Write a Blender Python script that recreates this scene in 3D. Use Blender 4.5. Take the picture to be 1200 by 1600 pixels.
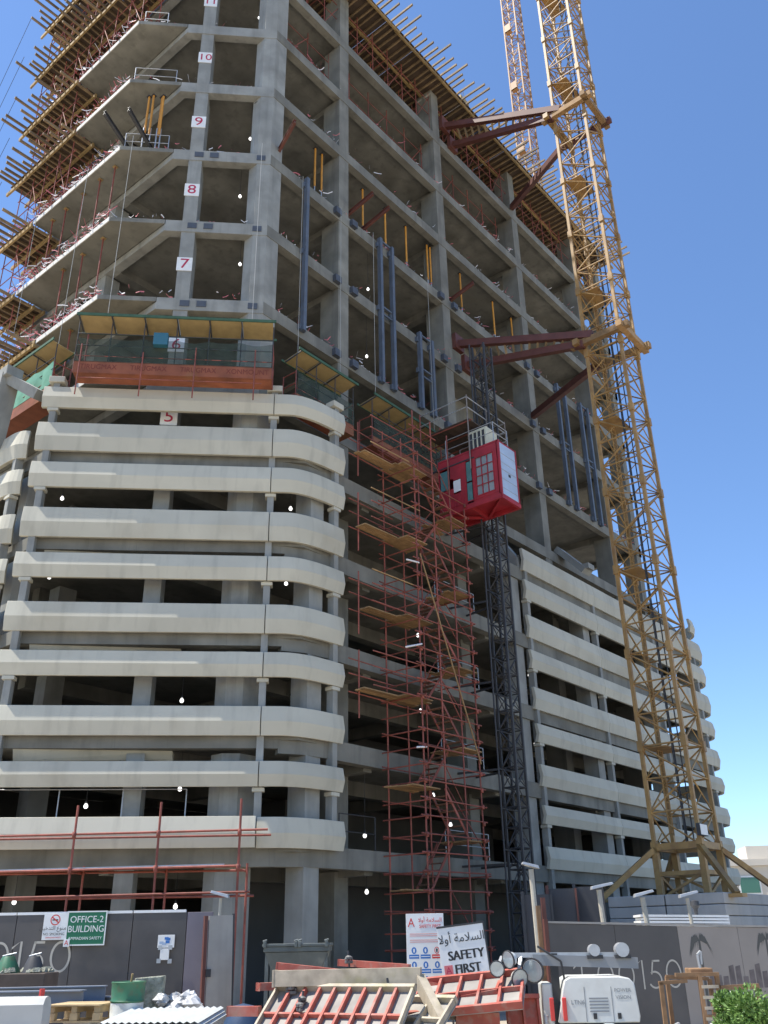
import bpy, math, random
from mathutils import Vector, Matrix
rnd = random.Random(7)
for o in list(bpy.data.objects): bpy.data.objects.remove(o)
S = bpy.context.scene
R_ = math.radians
# ------------------------------------------------------------------ camera, sky, sun
# world X runs along the long right-hand facade, Y along the left-hand facade, Z up; origin = joint of the corner cladding
FPX, HC = 1402.0, 2.2
CAM = Vector((-20.45, -22.36, HC))
AZ = R_(39.5)
_z = Vector((-54.0, 2944.0, -FPX)).normalized()
_f = Vector((0, 0, -1)); _f = (_f - _z * _f.dot(_z)).normalized()
_r = _f.cross(_z)
RW = Vector((math.sin(AZ), -math.cos(AZ), 0))      # camera right, level
FW = Vector((math.cos(AZ), math.sin(AZ), 0))       # camera forward, level
UPW = Vector((0, 0, 1))
def cam2world(d): return RW * d.dot(_r) + FW * d.dot(_f) + UPW * d.dot(_z)
cd = bpy.data.cameras.new('camera'); cam = bpy.data.objects.new('camera', cd); S.collection.objects.link(cam)
cx, cy, cz = cam2world(Vector((1, 0, 0))), cam2world(Vector((0, 1, 0))), cam2world(Vector((0, 0, 1)))
cam.matrix_world = Matrix(((cx.x, cy.x, cz.x, CAM.x), (cx.y, cy.y, cz.y, CAM.y), (cx.z, cy.z, cz.z, CAM.z), (0, 0, 0, 1)))
cd.sensor_fit = 'HORIZONTAL'; cd.sensor_width = 36; cd.lens = 36 * FPX / 1200
cd.clip_start = 0.1; cd.clip_end = 4000
S.camera = cam
SUN_EL, SUN_AN = R_(64), R_(136.2)          # angle measured from world X towards Y
sd = Vector((math.cos(SUN_AN) * math.cos(SUN_EL), math.sin(SUN_AN) * math.cos(SUN_EL), math.sin(SUN_EL)))
W = bpy.data.worlds.new('World'); S.world = W; W.use_nodes = True
nt = W.node_tree; bg = nt.nodes['Background']
sk = nt.nodes.new('ShaderNodeTexSky'); sk.sky_type = 'NISHITA'; sk.sun_disc = False
sk.sun_elevation = SUN_EL; sk.sun_rotation = math.pi / 2 - SUN_AN
sk.altitude = 0; sk.air_density = 1.0; sk.dust_density = 0.15; sk.ozone_density = 8.0
nt.links.new(sk.outputs[0], bg.inputs[0]); bg.inputs[1].default_value = 0.13
sl = bpy.data.lights.new('sun', 'SUN'); sl.energy = 4.4; sl.angle = R_(0.5); sl.color = (1, .95, .86)
so = bpy.data.objects.new('sun', sl); S.collection.objects.link(so)
so.rotation_euler = sd.to_track_quat('Z', 'Y').to_euler()
S.view_settings.view_transform = 'Standard'; S.view_settings.look = 'None'
S.view_settings.exposure = 0.85; S.view_settings.gamma = 1
# ------------------------------------------------------------------ helpers
COL = S.collection
def ray(px, py):
    return cam2world(Vector((px - 600, 800 - py, -FPX)))
def at(px, py, depth):                    # point seen at a photo position, a given level distance ahead
    d = ray(px, py); return CAM + d * (depth / d.dot(FW))
def on_y(px, py, y):
    d = ray(px, py); return CAM + d * ((y - CAM.y) / d.y)
def on_x(px, py, x):
    d = ray(px, py); return CAM + d * ((x - CAM.x) / d.x)
def on_ch(px, py, off):                   # on the plane of the cut corner, off metres behind the cladding nose
    n = Vector((.70711, .70711, 0)); d = ray(px, py); return CAM + d * ((off - CAM.dot(n)) / d.dot(n))
MATS = {}
def mat(name, col, rough=.8, var=.0, scale=3., metal=0., bump=0., dirt=0., dcol=(.08, .07, .05), rand=0., streak=0., lines=0., emit=0., alpha=1., rust=0., rcol=(.12, .05, .025)):
    if name in MATS: return MATS[name]
    m = bpy.data.materials.new(name); m.use_nodes = True; t = m.node_tree; n = t.nodes; l = t.links
    b = n['Principled BSDF']; b.inputs['Roughness'].default_value = rough; b.inputs['Metallic'].default_value = metal
    g = n.new('ShaderNodeNewGeometry')
    def noise(sc, det=5, stretch=None):
        x = n.new('ShaderNodeTexNoise'); x.inputs['Scale'].default_value = sc; x.inputs['Detail'].default_value = det
        if stretch:
            mp = n.new('ShaderNodeMapping'); mp.inputs['Scale'].default_value = stretch; l.new(g.outputs['Position'], mp.inputs[0]); l.new(mp.outputs[0], x.inputs['Vector'])
        else: l.new(g.outputs['Position'], x.inputs['Vector'])
        return x.outputs['Fac']
    def ramp(v, a, b2):
        r = n.new('ShaderNodeMapRange'); r.inputs[1].default_value = a; r.inputs[2].default_value = b2; l.new(v, r.inputs[0]); return r.outputs[0]
    def mix(fac, c1, c2, mode='MIX'):
        x = n.new('ShaderNodeMix'); x.data_type = 'RGBA'; x.blend_type = mode
        if isinstance(fac, float): x.inputs[0].default_value = fac
        else: l.new(fac, x.inputs[0])
        for s, c in ((6, c1), (7, c2)):
            if isinstance(c, tuple): x.inputs[s].default_value = (*c, 1)
            else: l.new(c, x.inputs[s])
        return x.outputs[2]
    c = col
    if var > 0:
        lo = tuple(max(0, v * (1 - var)) for v in col); hi = tuple(min(1, v * (1 + var)) for v in col)
        c = mix(ramp(noise(scale), .3, .7), lo, hi)
        c = mix(ramp(noise(scale * .17, 3), .35, .65), c, mix(.5, c, tuple(v * (1 - var * .6) for v in col)))
    if streak > 0:
        f = ramp(noise(1.0, 4, (2.6, 2.6, .22)), .52, .75)
        mm = n.new('ShaderNodeMath'); mm.operation = 'MULTIPLY'; mm.inputs[1].default_value = streak; l.new(f, mm.inputs[0])
        c = mix(mm.outputs[0], c, tuple(v * .45 for v in col))
    if dirt > 0:
        f = ramp(noise(scale * .6, 8), .55, .72)
        mm = n.new('ShaderNodeMath'); mm.operation = 'MULTIPLY'; mm.inputs[1].default_value = dirt; l.new(f, mm.inputs[0]); c = mix(mm.outputs[0], c, dcol)
    if rust > 0:
        f = ramp(noise(scale * 2.3, 8), .5, .62)
        mm = n.new('ShaderNodeMath'); mm.operation = 'MULTIPLY'; mm.inputs[1].default_value = rust; l.new(f, mm.inputs[0]); c = mix(mm.outputs[0], c, rcol)
    if lines > 0:
        bt = n.new('ShaderNodeTexBrick'); bt.inputs['Scale'].default_value = 1.0; bt.inputs['Mortar Size'].default_value = .012; bt.inputs['Brick Width'].default_value = 2.44; bt.inputs['Row Height'].default_value = 1.22
        bt.inputs['Color1'].default_value = (0, 0, 0, 1); bt.inputs['Color2'].default_value = (.45, .45, .45, 1); bt.inputs['Mortar'].default_value = (1, 1, 1, 1); l.new(g.outputs['Position'], bt.inputs['Vector'])
        mm = n.new('ShaderNodeMath'); mm.operation = 'MULTIPLY'; mm.inputs[1].default_value = lines; l.new(bt.outputs['Color'], mm.inputs[0])
        c = mix(mm.outputs[0], c, tuple(v * .45 for v in col))
    if rand > 0:
        oi = n.new('ShaderNodeObjectInfo'); h = n.new('ShaderNodeHueSaturation')
        mr = n.new('ShaderNodeMapRange'); mr.inputs[3].default_value = 1 - rand; mr.inputs[4].default_value = 1 + rand; l.new(oi.outputs['Random'], mr.inputs[0])
        l.new(mr.outputs[0], h.inputs['Value'])
        if isinstance(c, tuple): h.inputs['Color'].default_value = (*c, 1)
        else: l.new(c, h.inputs['Color'])
        c = h.outputs[0]
    if isinstance(c, tuple): b.inputs['Base Color'].default_value = (*c, 1)
    else: l.new(c, b.inputs['Base Color'])
    if bump > 0:
        bp = n.new('ShaderNodeBump'); bp.inputs['Strength'].default_value = bump; bp.inputs['Distance'].default_value = .03
        l.new(noise(scale * 4, 8), bp.inputs['Height']); l.new(bp.outputs[0], b.inputs['Normal'])
    if emit > 0:
        b.inputs['Emission Color'].default_value = (*col, 1); b.inputs['Emission Strength'].default_value = emit
    if alpha < 1: b.inputs['Alpha'].default_value = alpha
    MATS[name] = m; return m
CONC = mat('raw_concrete', (.215, .208, .178), .9, .32, .8, bump=.25, streak=.5, dirt=.45, dcol=(.15, .135, .10), lines=.2)
CONC2 = mat('column_concrete', (.30, .30, .275), .88, .24, 1.1, bump=.2, streak=.45, dirt=.3, dcol=(.19, .18, .15), lines=.12)
PREC = mat('precast_cladding', (.52, .49, .395), .78, .08, .6, bump=.06, streak=.32, dirt=.4, dcol=(.36, .31, .22), rand=.06)
EDG = mat('painted_sunlit_edge', (.62, .60, .55), .8, .15, 3., dirt=.2)  # pale tone that puts sunlight on the left slab edges into the colour
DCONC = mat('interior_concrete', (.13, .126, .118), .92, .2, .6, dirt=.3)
TIM = mat('formwork_timber', (.24, .17, .095), .8, .3, 3., rand=.3, dirt=.3, dcol=(.16, .10, .05))
TIMY = mat('bearer_timber', (.30, .205, .085), .75, .25, 3., rand=.2, dirt=.2, dcol=(.2, .13, .05))
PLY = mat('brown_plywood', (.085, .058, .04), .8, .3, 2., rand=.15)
PLANK = mat('scaffold_plank', (.33, .20, .09), .8, .25, 4., rand=.25, dirt=.3, dcol=(.25, .14, .07))
RED = mat('red_scaffold_paint', (.28, .075, .052), .65, .25, 3., rand=.2, rust=.35)
REDB = mat('red_oxide_steel', (.125, .042, .03), .6, .2, 2., rust=.2, rcol=(.09, .03, .02))
CRY = mat('crane_yellow', (.38, .225, .075), .55, .3, 1.2, rust=.5, rcol=(.24, .125, .05), dirt=.3, dcol=(.2, .12, .06))
DKST = mat('dark_steel', (.045, .045, .048), .6, .2, 4.)
BLST = mat('blue_grey_steel', (.105, .13, .17), .55, .25, 1.5, rust=.2, rcol=(.12, .10, .09))
CLT = mat('cleat_steel', (.075, .085, .105), .6, .2, 3.)
GALV = mat('galvanised_steel', (.45, .46, .47), .45, .15, 6., metal=.5)
ORNG = mat('prop_orange', (.62, .28, .04), .6, .15, 4., rand=.15)
NETG = mat('green_net', (.05, .075, .058), .95, .4, 3., alpha=.55)
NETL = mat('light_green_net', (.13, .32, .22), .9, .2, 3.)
GRNP = mat('green_edge', (.05, .11, .065), .8, .2, 4.)
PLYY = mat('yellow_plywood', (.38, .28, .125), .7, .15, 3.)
ORD = mat('orange_deck', (.27, .085, .042), .8, .35, 1.3, dirt=.5, dcol=(.30, .17, .07))
WHT = mat('white_paint', (.78, .78, .76), .6, .05, 3.)
LETD = mat('stencil_brown', (.16, .03, .015), .7)
LETR = mat('number_red', (.45, .02, .07), .6)
TAPER = mat('tape_red', (.62, .16, .17), .6); TAPEW = mat('tape_white', (.78, .74, .72), .6)
BULB = mat('lamp_glow', (1, .98, .95), .4, emit=1.2)
ROPE = mat('rope_grey', (.4, .4, .38), .8)
# mesh builder
class MB:
    def __init__(s): s.v = []; s.f = []; s.mi = []; s.cur = 0
    def add(s, vs, fs):
        k = len(s.v); s.v += [tuple(v) for v in vs]; s.f += [tuple(i + k for i in f) for f in fs]; s.mi += [s.cur] * len(fs); return s
    def box(s, a, b):
        (x0, y0, z0), (x1, y1, z1) = a, b
        return s.add([(x0, y0, z0), (x1, y0, z0), (x1, y1, z0), (x0, y1, z0), (x0, y0, z1), (x1, y0, z1), (x1, y1, z1), (x0, y1, z1)],
              [(3, 2, 1, 0), (4, 5, 6, 7), (0, 1, 5, 4), (1, 2, 6, 5), (2, 3, 7, 6), (3, 0, 4, 7)])
    def bar(s, p, q, w, h, up=(0, 0, 1)):
        m = frame_mat(p, q, w, h, up)
        return s.add([m @ Vector(c) for c in UC], UF)
    def tube(s, p, q, r, n=6):
        m = frame_mat(p, q, 2 * r, 2 * r)
        vs = [m @ Vector((.5 * math.cos(2 * math.pi * i / n), .5 * math.sin(2 * math.pi * i / n), z)) for z in (0, 1) for i in range(n)]
        return s.add(vs, [(i, (i + 1) % n, n + (i + 1) % n, n + i) for i in range(n)] + [tuple(range(n - 1, -1, -1)), tuple(range(n, 2 * n))])
    def path(s, pts, r, n=5):
        for a, b in zip(pts, pts[1:]): s.tube(a, b, r, n)
        return s
    def prism(s, poly, z0, z1):
        n = len(poly)
        ar = sum(poly[i][0] * poly[(i + 1) % n][1] - poly[(i + 1) % n][0] * poly[i][1] for i in range(n))
        if ar < 0: poly = poly[::-1]
        return s.add([(x, y, z0) for x, y in poly] + [(x, y, z1) for x, y in poly],
              [tuple(range(n - 1, -1, -1)), tuple(range(n, 2 * n))] + [(i, (i + 1) % n, n + (i + 1) % n, n + i) for i in range(n)])
    def sweep(s, path, prof, closed_ends=True):       # prof: (outward, z) loop; path in plan, outward = right-hand side of travel
        n, k = len(path), len(prof); rings = []
        for i, (x, y) in enumerate(path):
            ds = []
            if i > 0: ds.append((x - path[i-1][0], y - path[i-1][1]))
            if i < n - 1: ds.append((path[i+1][0] - x, path[i+1][1] - y))
            ns = []
            for dx, dy in ds:
                L = math.hypot(dx, dy); ns.append((dy / L, -dx / L))
            if len(ns) == 2:
                mx, my = ns[0][0] + ns[1][0], ns[0][1] + ns[1][1]; q = 2 / (mx * mx + my * my); nx, ny = mx * q, my * q
            else: nx, ny = ns[0]
            rings.append([(x + nx * o, y + ny * o, z) for o, z in prof])
        vs = [v for r in rings for v in r]
        fs = [(i * k + j, i * k + (j + 1) % k, (i + 1) * k + (j + 1) % k, (i + 1) * k + j) for i in range(n - 1) for j in range(k)]
        fs += [tuple(range(k - 1, -1, -1)), tuple((n - 1) * k + j for j in range(k))]
        return s.add(vs, fs)
    def lathe(s, prof, n=16, c=(0, 0)):
        k = len(prof)
        vs = [(c[0] + r * math.cos(2 * math.pi * i / n), c[1] + r * math.sin(2 * math.pi * i / n), z) for i in range(n) for r, z in prof]
        fs = [(i * k + j, ((i + 1) % n) * k + j, ((i + 1) % n) * k + j + 1, i * k + j + 1) for i in range(n) for j in range(k - 1)]
        return s.add(vs, fs)
    def build(s, name, m, parent=None, smooth=False, bevel=0, sharp=40):
        me = bpy.data.meshes.new(name); me.from_pydata(s.v, [], s.f)
        ms = m if isinstance(m, (list, tuple)) else [m]
        for q in ms: me.materials.append(q)
        if len(ms) > 1: me.polygons.foreach_set('material_index', s.mi)
        if smooth: me.polygons.foreach_set('use_smooth', [True] * len(me.polygons))
        me.update()
        if smooth:
            try: me.set_sharp_from_angle(angle=R_(sharp))
            except Exception: pass
        o = bpy.data.objects.new(name, me); COL.objects.link(o)
        if parent: o.parent = parent
        if bevel:
            b = o.modifiers.new('bevel', 'BEVEL'); b.width = bevel; b.segments = 2; b.limit_method = 'ANGLE'
        return o
UC = [(-.5, -.5, 0), (.5, -.5, 0), (.5, .5, 0), (-.5, .5, 0), (-.5, -.5, 1), (.5, -.5, 1), (.5, .5, 1), (-.5, .5, 1)]
UF = [(3, 2, 1, 0), (4, 5, 6, 7), (0, 1, 5, 4), (1, 2, 6, 5), (2, 3, 7, 6), (3, 0, 4, 7)]
def frame_mat(p, q, w, h, up=(0, 0, 1)):
    p, q = Vector(p), Vector(q); d = q - p; L = d.length; d = d / L; u = Vector(up)
    if abs(d.dot(u)) > .98: u = Vector((0, 1, 0))
    x = u.cross(d).normalized(); y = d.cross(x)
    x, y, d = x * w, y * h, d * L
    return Matrix(((x.x, y.x, d.x, p.x), (x.y, y.y, d.y, p.y), (x.z, y.z, d.z, p.z), (0, 0, 0, 1)))
_unit = {}
def unit(kind, m):
    k = (kind, m.name)
    if k not in _unit:
        b = MB()
        if kind == 'bar': b.add(UC, UF)
        else:
            n = 8; b.add([(.5 * math.cos(2 * math.pi * i / n), .5 * math.sin(2 * math.pi * i / n), z) for z in (0, 1) for i in range(n)],
                [(i, (i + 1) % n, n + (i + 1) % n, n + i) for i in range(n)] + [tuple(range(n - 1, -1, -1)), tuple(range(n, 2 * n))])
        me = bpy.data.meshes.new(kind); me.from_pydata(b.v, [], b.f); me.materials.append(m)
        if kind == 'pipe': me.polygons.foreach_set('use_smooth', [len(p.vertices) == 4 for p in me.polygons])
        _unit[k] = me
    return _unit[k]
def pipe(name, p, q, r, m, parent):
    o = bpy.data.objects.new(name, unit('pipe', m)); COL.objects.link(o); o.parent = parent; o.matrix_local = frame_mat(p, q, 2 * r, 2 * r); return o
def bar(name, p, q, w, h, m, parent, up=(0, 0, 1)):
    o = bpy.data.objects.new(name, unit('bar', m)); COL.objects.link(o); o.parent = parent; o.matrix_local = frame_mat(p, q, w, h, up); return o
def tag(o, label, cat, group=None, kind=None):
    if label: o['label'] = label
    if cat: o['category'] = cat
    if group: o['group'] = group
    if kind: o['kind'] = kind
    return o
def thing(name, label, cat, loc=(0, 0, 0), rz=0., group=None):
    o = bpy.data.objects.new(name, None); COL.objects.link(o); o.location = loc; o.rotation_euler = (0, 0, rz); o.empty_display_size = .3
    return tag(o, label, cat, group)
def text_mesh(name, body, size, m, parent, loc, rot, depth=.004, align='CENTER', sx=1.):
    c = bpy.data.curves.new('lettering', 'FONT'); c.body = body; c.size = size; c.align_x = align; c.align_y = 'CENTER'; c.extrude = depth; c.resolution_u = 3
    t = bpy.data.objects.new('lettering_source', c); COL.objects.link(t); bpy.context.view_layer.update()
    me = bpy.data.meshes.new_from_object(t.evaluated_get(bpy.context.evaluated_depsgraph_get())); bpy.data.objects.remove(t); bpy.data.curves.remove(c)
    me.materials.clear(); me.materials.append(m)
    o = bpy.data.objects.new(name, me); COL.objects.link(o); o.parent = parent; o.location = loc; o.rotation_euler = rot; o.scale = (sx, 1, 1); return o
# ------------------------------------------------------------------ ground
GRD = mat('sandy_ground', (.40, .345, .265), .95, .2, .7, bump=.4, dirt=.3, dcol=(.25, .2, .15))
g = MB().add([(-900, -900, 0), (900, -900, 0), (900, 900, 0), (-900, 900, 0)], [(0, 1, 2, 3)]).build('ground', GRD); tag(g, None, None, kind='structure')
# ------------------------------------------------------------------ the building
LV = {1: 5.0, 2: 8.53, 3: 12.07, 4: 15.6, 5: 19.14, 6: 22.62, 7: 26.86, 8: 31.15, 9: 35.45, 10: 39.9, 11: 44.1, 12: 48.4, 13: 52.7}
B = thing('concrete_building', 'unfinished grey concrete tower on a podium wrapped in pale cladding bands', 'building')
A_, B_, C_ = (-4.80, 5.86), (-3.10, 4.16), (.06, 1.0)
UE, VE = 36.4, 16.6
PEND = {7: 10.6, 8: 13.6, 9: 13.2, 10: 10.4, 11: 11.1}
# podium slabs with edge beams
POD = [(-5.75, VE), (-5.75, 6.35), (.3, .27), (1.2, -.6), (38.6, -.6), (39.6, .5), (39.6, VE)]
BEAMP = [(-5.75, VE - .2), (-5.75, 6.35), (.3, .27), (.75, -.1), (1.5, -.5), (2.6, -.62), (38.4, -.62), (39.3, -.1), (39.62, .8), (39.62, VE - .2)]
for k in range(1, 6):
    z = LV[k]
    MB().prism(POD, z - .22, z - .01).build('floor_slab', CONC, B)
    MB().sweep(BEAMP[:4], [(0, z - (.5 if k > 1 else .66)), (.02, z - .02), (-.4, z - .02), (-.4, z - (.5 if k > 1 else .66))]).build('edge_beam', CONC, B)
    MB().sweep(BEAMP[3:7], [(.002, z - .66), (.022, z), (-.42, z), (-.42, z - .66)]).build('edge_beam', CONC, B)
    MB().sweep(BEAMP[6:], [(0, z - .66), (.02, z - .02), (-.4, z - .02), (-.4, z - .66)]).build('edge_beam', CONC, B)
    for x in (5.2, 13.9, 23.0, 32.0): bar('cross_beam', (x, -.2, z - .5), (x, VE - .3, z - .5), .45, .55, CONC, B)
    for y in (4.2, 10.5): bar('cross_beam', (-3 if y > 6 else -2.6, y, z - .52), (39.4, y, z - .52), .5, .6, CONC, B)
    # tapered drop panel under the cut-corner edge
    a, b = Vector((-5.35, 6.0, 0)), Vector((-1.75, 2.4, 0)); n = Vector((.70711, .70711, 0))
    if k > 1:
        q = MB(); vs = []
        for p in (a, b): e_ = .35 * (p is b); vs += [p + n * (.04 + e_) + Vector((0, 0, z - .505)), p + n * .95 + Vector((0, 0, z - .505)), p + n * .8 + Vector((0, 0, z - .98)), p + n * (.25 + e_) + Vector((0, 0, z - .86 + e_ * .3))]
        q.add(vs, [(0, 1, 2, 3), (7, 6, 5, 4), (0, 4, 5, 1), (1, 5, 6, 2), (2, 6, 7, 3), (3, 7, 4, 0)]).build('drop_panel', PREC, B)
# tower slabs and beams
for k in range(6, 13):
    z = LV[k]
    body = [B_, C_, (UE, 1.0), (UE, VE), (-3.1, VE)]
    MB().prism([(x + (.02 if x < 0 else -.02), y + .02) for x, y in body], z - .24, z - .012).build('floor_slab', CONC, B)
    MB().sweep([B_, C_], [(0, z - .62), (0, z), (-.4, z), (-.4, z - .62)]).build('edge_beam', CONC2, B)
    MB().sweep([C_, (UE, 1.0)], [(0, z - .62), (0, z), (-.4, z), (-.4, z - .62)]).build('edge_beam', CONC, B)
    MB().sweep([(-3.1, VE), (-3.1, 4.16)], [(.003, z - .60), (.003, z - .245), (-.4, z - .245), (-.4, z - .60)]).build('edge_beam', CONC2, B)
    MB().sweep([(UE, 1.0), (UE, VE)], [(0, z - .62), (0, z - .002), (-.4, z - .002), (-.4, z - .62)]).build('edge_beam', CONC, B)
    for x in (5.2, 13.9, 23.0, 32.0): bar('cross_beam', (x, 1.42, z - .42), (x, VE - .3, z - .42), .45, .42, CONC, B)
    bar('cross_beam', (-2.7, 8.2, z - .43), (UE - .45, 8.2, z - .43), .5, .44, CONC, B)
    if k < 12:
        ye = PEND.get(k, VE)
        cs_ = MB().prism([A_, (-3.12, 4.18), (-3.12, ye), (-4.8, ye)], z - .22, z + .004).build('cantilever_slab', CONC, B)
        MB().box((-4.84, 5.9, z - .225), (-4.802, ye, z + .02)).build('sunlit_edge_strip', EDG, cs_)  # added strip, its pale colour stands in for sun on the slab edge
# columns
def column(poly, z0, z1, m=CONC2): return MB().prism(poly, z0, z1).build('column', m, B)
c45 = math.sqrt(.5); ch = Vector((c45, -c45)); bk = Vector((c45, c45))
def chq(c0, c1, d0, d1):                 # quad on the cut corner: along it from its right end C_, and back from it
    o = Vector(C_); return [tuple(o + ch * c + bk * d) for c, d in ((c0, d0), (c1, d0), (c1, d1), (c0, d1))]
prev = 0.0
lvls = [0.0] + [LV[k] for k in range(1, 14)]
FLOORS = {}
for k in range(0, 13):
    z0, z1 = lvls[k] - (0 if k == 0 else .01), lvls[k + 1] - .6
    if k == 12: z1 = LV[13] - .5
    cols = [chq(-3.75, -3.15, .03, .95), [(C_[0] - .42, C_[1] + .45), (C_[0] - .0, C_[1] + .03), (C_[0] + .72, C_[1] + .03), (C_[0] + .72, C_[1] + 1.0), (C_[0] - .42, C_[1] + 1.0)]]
    for x in (5.5, 14.2, 23.3, 32.3): cols.append([(x - .72, 1.03), (x, 1.03), (x, 2.2), (x - .72, 2.2)])
    cols += [[(UE - .75, 1.05), (UE - .05, 1.05), (UE - .05, 2.1), (UE - .75, 2.1)]]
    for y in (8.6, 14.6): cols.append([(-3.06, y), (-2.3, y), (-2.3, y + .7), (-3.06, y + .7)])
    for i, p in enumerate(cols):
        o = column(p, z0, z1, CONC if 1 < i < 7 else CONC2)
        if i == 0: FLOORS[k] = o
    if k < 5:                             # podium-only columns
        for x in (2.0, 16.2, 23.4, 31.6, 37.9): column([(x - .35, -.52), (x + .35, -.52), (x + .35, .3), (x - .35, .3)], z0, z1)
        for y in (7.4, 14.0): column([(-5.6, y), (-4.9, y), (-4.9, y + .6), (-5.6, y + .6)], z0, z1)
        column([(38.6, 5), (39.3, 5), (39.3, 5.8), (38.6, 5.8)], z0, z1)
    # lift core and rear walls
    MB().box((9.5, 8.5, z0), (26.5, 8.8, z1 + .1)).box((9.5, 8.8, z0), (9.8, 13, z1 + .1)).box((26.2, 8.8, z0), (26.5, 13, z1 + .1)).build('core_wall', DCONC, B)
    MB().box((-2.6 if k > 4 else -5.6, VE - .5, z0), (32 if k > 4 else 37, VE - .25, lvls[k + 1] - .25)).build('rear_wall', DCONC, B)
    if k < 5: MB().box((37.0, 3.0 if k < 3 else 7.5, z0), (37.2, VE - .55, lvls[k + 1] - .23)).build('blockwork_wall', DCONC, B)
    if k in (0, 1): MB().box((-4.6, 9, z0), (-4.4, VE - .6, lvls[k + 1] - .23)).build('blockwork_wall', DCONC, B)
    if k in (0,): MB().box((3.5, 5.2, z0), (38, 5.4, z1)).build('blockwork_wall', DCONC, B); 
    if k in (7, 8): MB().box((15.2, 2.6, z0), (18.5, 2.8, z1 + .1)).build('blockwork_wall', CONC, B)
# floor number plates on the cut-corner column
ROT_CH = (math.pi / 2, 0, -math.pi / 4)
for k, t in ((5, '5'), (6, '6'), (7, '7'), (8, '8'), (9, '9'), (10, '10'), (11, '11')):
    zc = LV[k] + 1.85
    q = Vector((C_[0], C_[1], 0)) + Vector((*ch, 0)) * -3.47 + Vector((*bk, 0)) * .012
    m = MB().add([Vector((q.x, q.y, zc)) + Vector((*ch, 0)) * a * .33 + Vector((*bk, 0)) * d + Vector((0, 0, b * .36)) for d in (-.012, .012) for a, b in ((-1, -1), (1, -1), (1, 1), (-1, 1))],
        [(0, 1, 2, 3), (7, 6, 5, 4), (0, 4, 5, 1), (1, 5, 6, 2), (2, 6, 7, 3), (3, 7, 4, 0)])
    p = m.build('number_plate', WHT, FLOORS[k])
    e = Vector((q.x, q.y, zc)) - Vector((*bk, 0)) * .018
    text_mesh('number', t, .74 if len(t) == 1 else .6, LETR, FLOORS[k], e, ROT_CH, .003, sx=1.15).data.materials[0] = LETR
# cladding bands
def prof(z0, z1, out=0.):
    h = z1 - z0
    return [(-.11 + out, z0), (-.01 + out, z0 + .43 * h), (0 + out, z0 + .47 * h), (-.09 + out, z1), (-.24 + out, z1), (-.17 + out, z0 + .45 * h), (-.28 + out, z0 + .02)]
def bez(p0, p1, p2, n):
    return [tuple((1 - t) ** 2 * Vector(p0) + 2 * t * (1 - t) * Vector(p1) + t * t * Vector(p2)) for t in [i / n for i in range(n + 1)]]
CURVE = [(.012, -.012)] + bez((.42, -.42), (1.0, -1.0), (2.75, -1.0), 10) + [(3.1, -1.0)]
LEFT_END = (-6.27, 6.27)
bands = []
for k in range(1, 6):
    bands.append((LV[k] - .14, LV[k] + (0, .80, .84, .92, 1.02, 1.06)[k], k, 0)); bands.append((LV[k] + (0, 1.75, 1.85, 1.84, 1.87, 1.74)[k], LV[k] + (0, 2.56, 2.72, 2.77, 2.90, 2.66)[k], k, 1))
def panel(path, z0, z1, out=0.):
    return MB().sweep(path, prof(z0, z1, out)).build('cladding_panel', PREC, B, smooth=True, bevel=.012, sharp=9)
RFAR = [(31.91, -.9), (38.8, -.9)] + bez((39.0, -.9), (41.3, -.9), (41.35, 1.2), 8) + [(41.37, 9.0)]
for z0, z1, k, odd in bands:
    low = (k == 1 and not odd)
    panel([LEFT_END, (-.01, .01)], z0, z1, .30 if low else 0)
    panel(CURVE, z0, z1, .05 if low else 0)
    if not (k == 5 and odd):
        panel([(16.7, -.9), (24.2, -.9)], z0, z1); panel([(24.22, -.9), (31.89, -.9)], z0, z1); panel(RFAR, z0, z1)
        panel([(-6.45, 16.6), (-6.45, 8.2)] + bez((-6.45, 8.0), (-6.45, 7.35), (-6.1, 7.1), 5), z0, z1)
    else:
        panel(bez((38.4, -.9), (40.9, -.9), (40.95, 1.4), 8), z0, z1)
# posts that carry the bands
def post(x, y, z0, z1, a, cap=True):
    t = Matrix.Rotation(a, 3, 'Z')
    def w(px, py, pz): v = t @ Vector((px, py, 0)); return (x + v.x, y + v.y, pz)
    def rb(x0, x1, y0, y1, za, zb): return [w(x0, y0, za), w(x1, y0, za), w(x1, y1, za), w(x0, y1, za), w(x0, y0, zb), w(x1, y0, zb), w(x1, y1, zb), w(x0, y1, zb)]
    po = MB().add(rb(-.12, .12, -.16, .16, z0, z1), UF).build('cladding_post', CONC2, B, bevel=.01)
    if cap: MB().add(rb(-.3, .3, -.26, .22, z1, z1 + .26), UF).build('post_cap', PREC, po, bevel=.02)
    for z in [b[0] - .17 for b in bands if b[3] and b[0] < z1]:
        MB().add(rb(-.2, .2, -.2, .15, z + .03, z + .15), UF).build('bracket', PREC, po)
post(-5.75, 6.17, 4.9, 22.0, -math.pi / 4); post(.3, .3, 4.9, 22.0, -math.pi / 4); post(2.75, -.68, 4.9, 22.0, 0)
for x in (17.0, 24.2, 31.9, 38.4): post(x, -.62, .02, 19.6, 0, False)
post(-6.1, 7.6, 4.9, 20.0, -math.pi / 2, False); post(-6.15, 14, 4.9, 20.0, -math.pi / 2, False)
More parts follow.
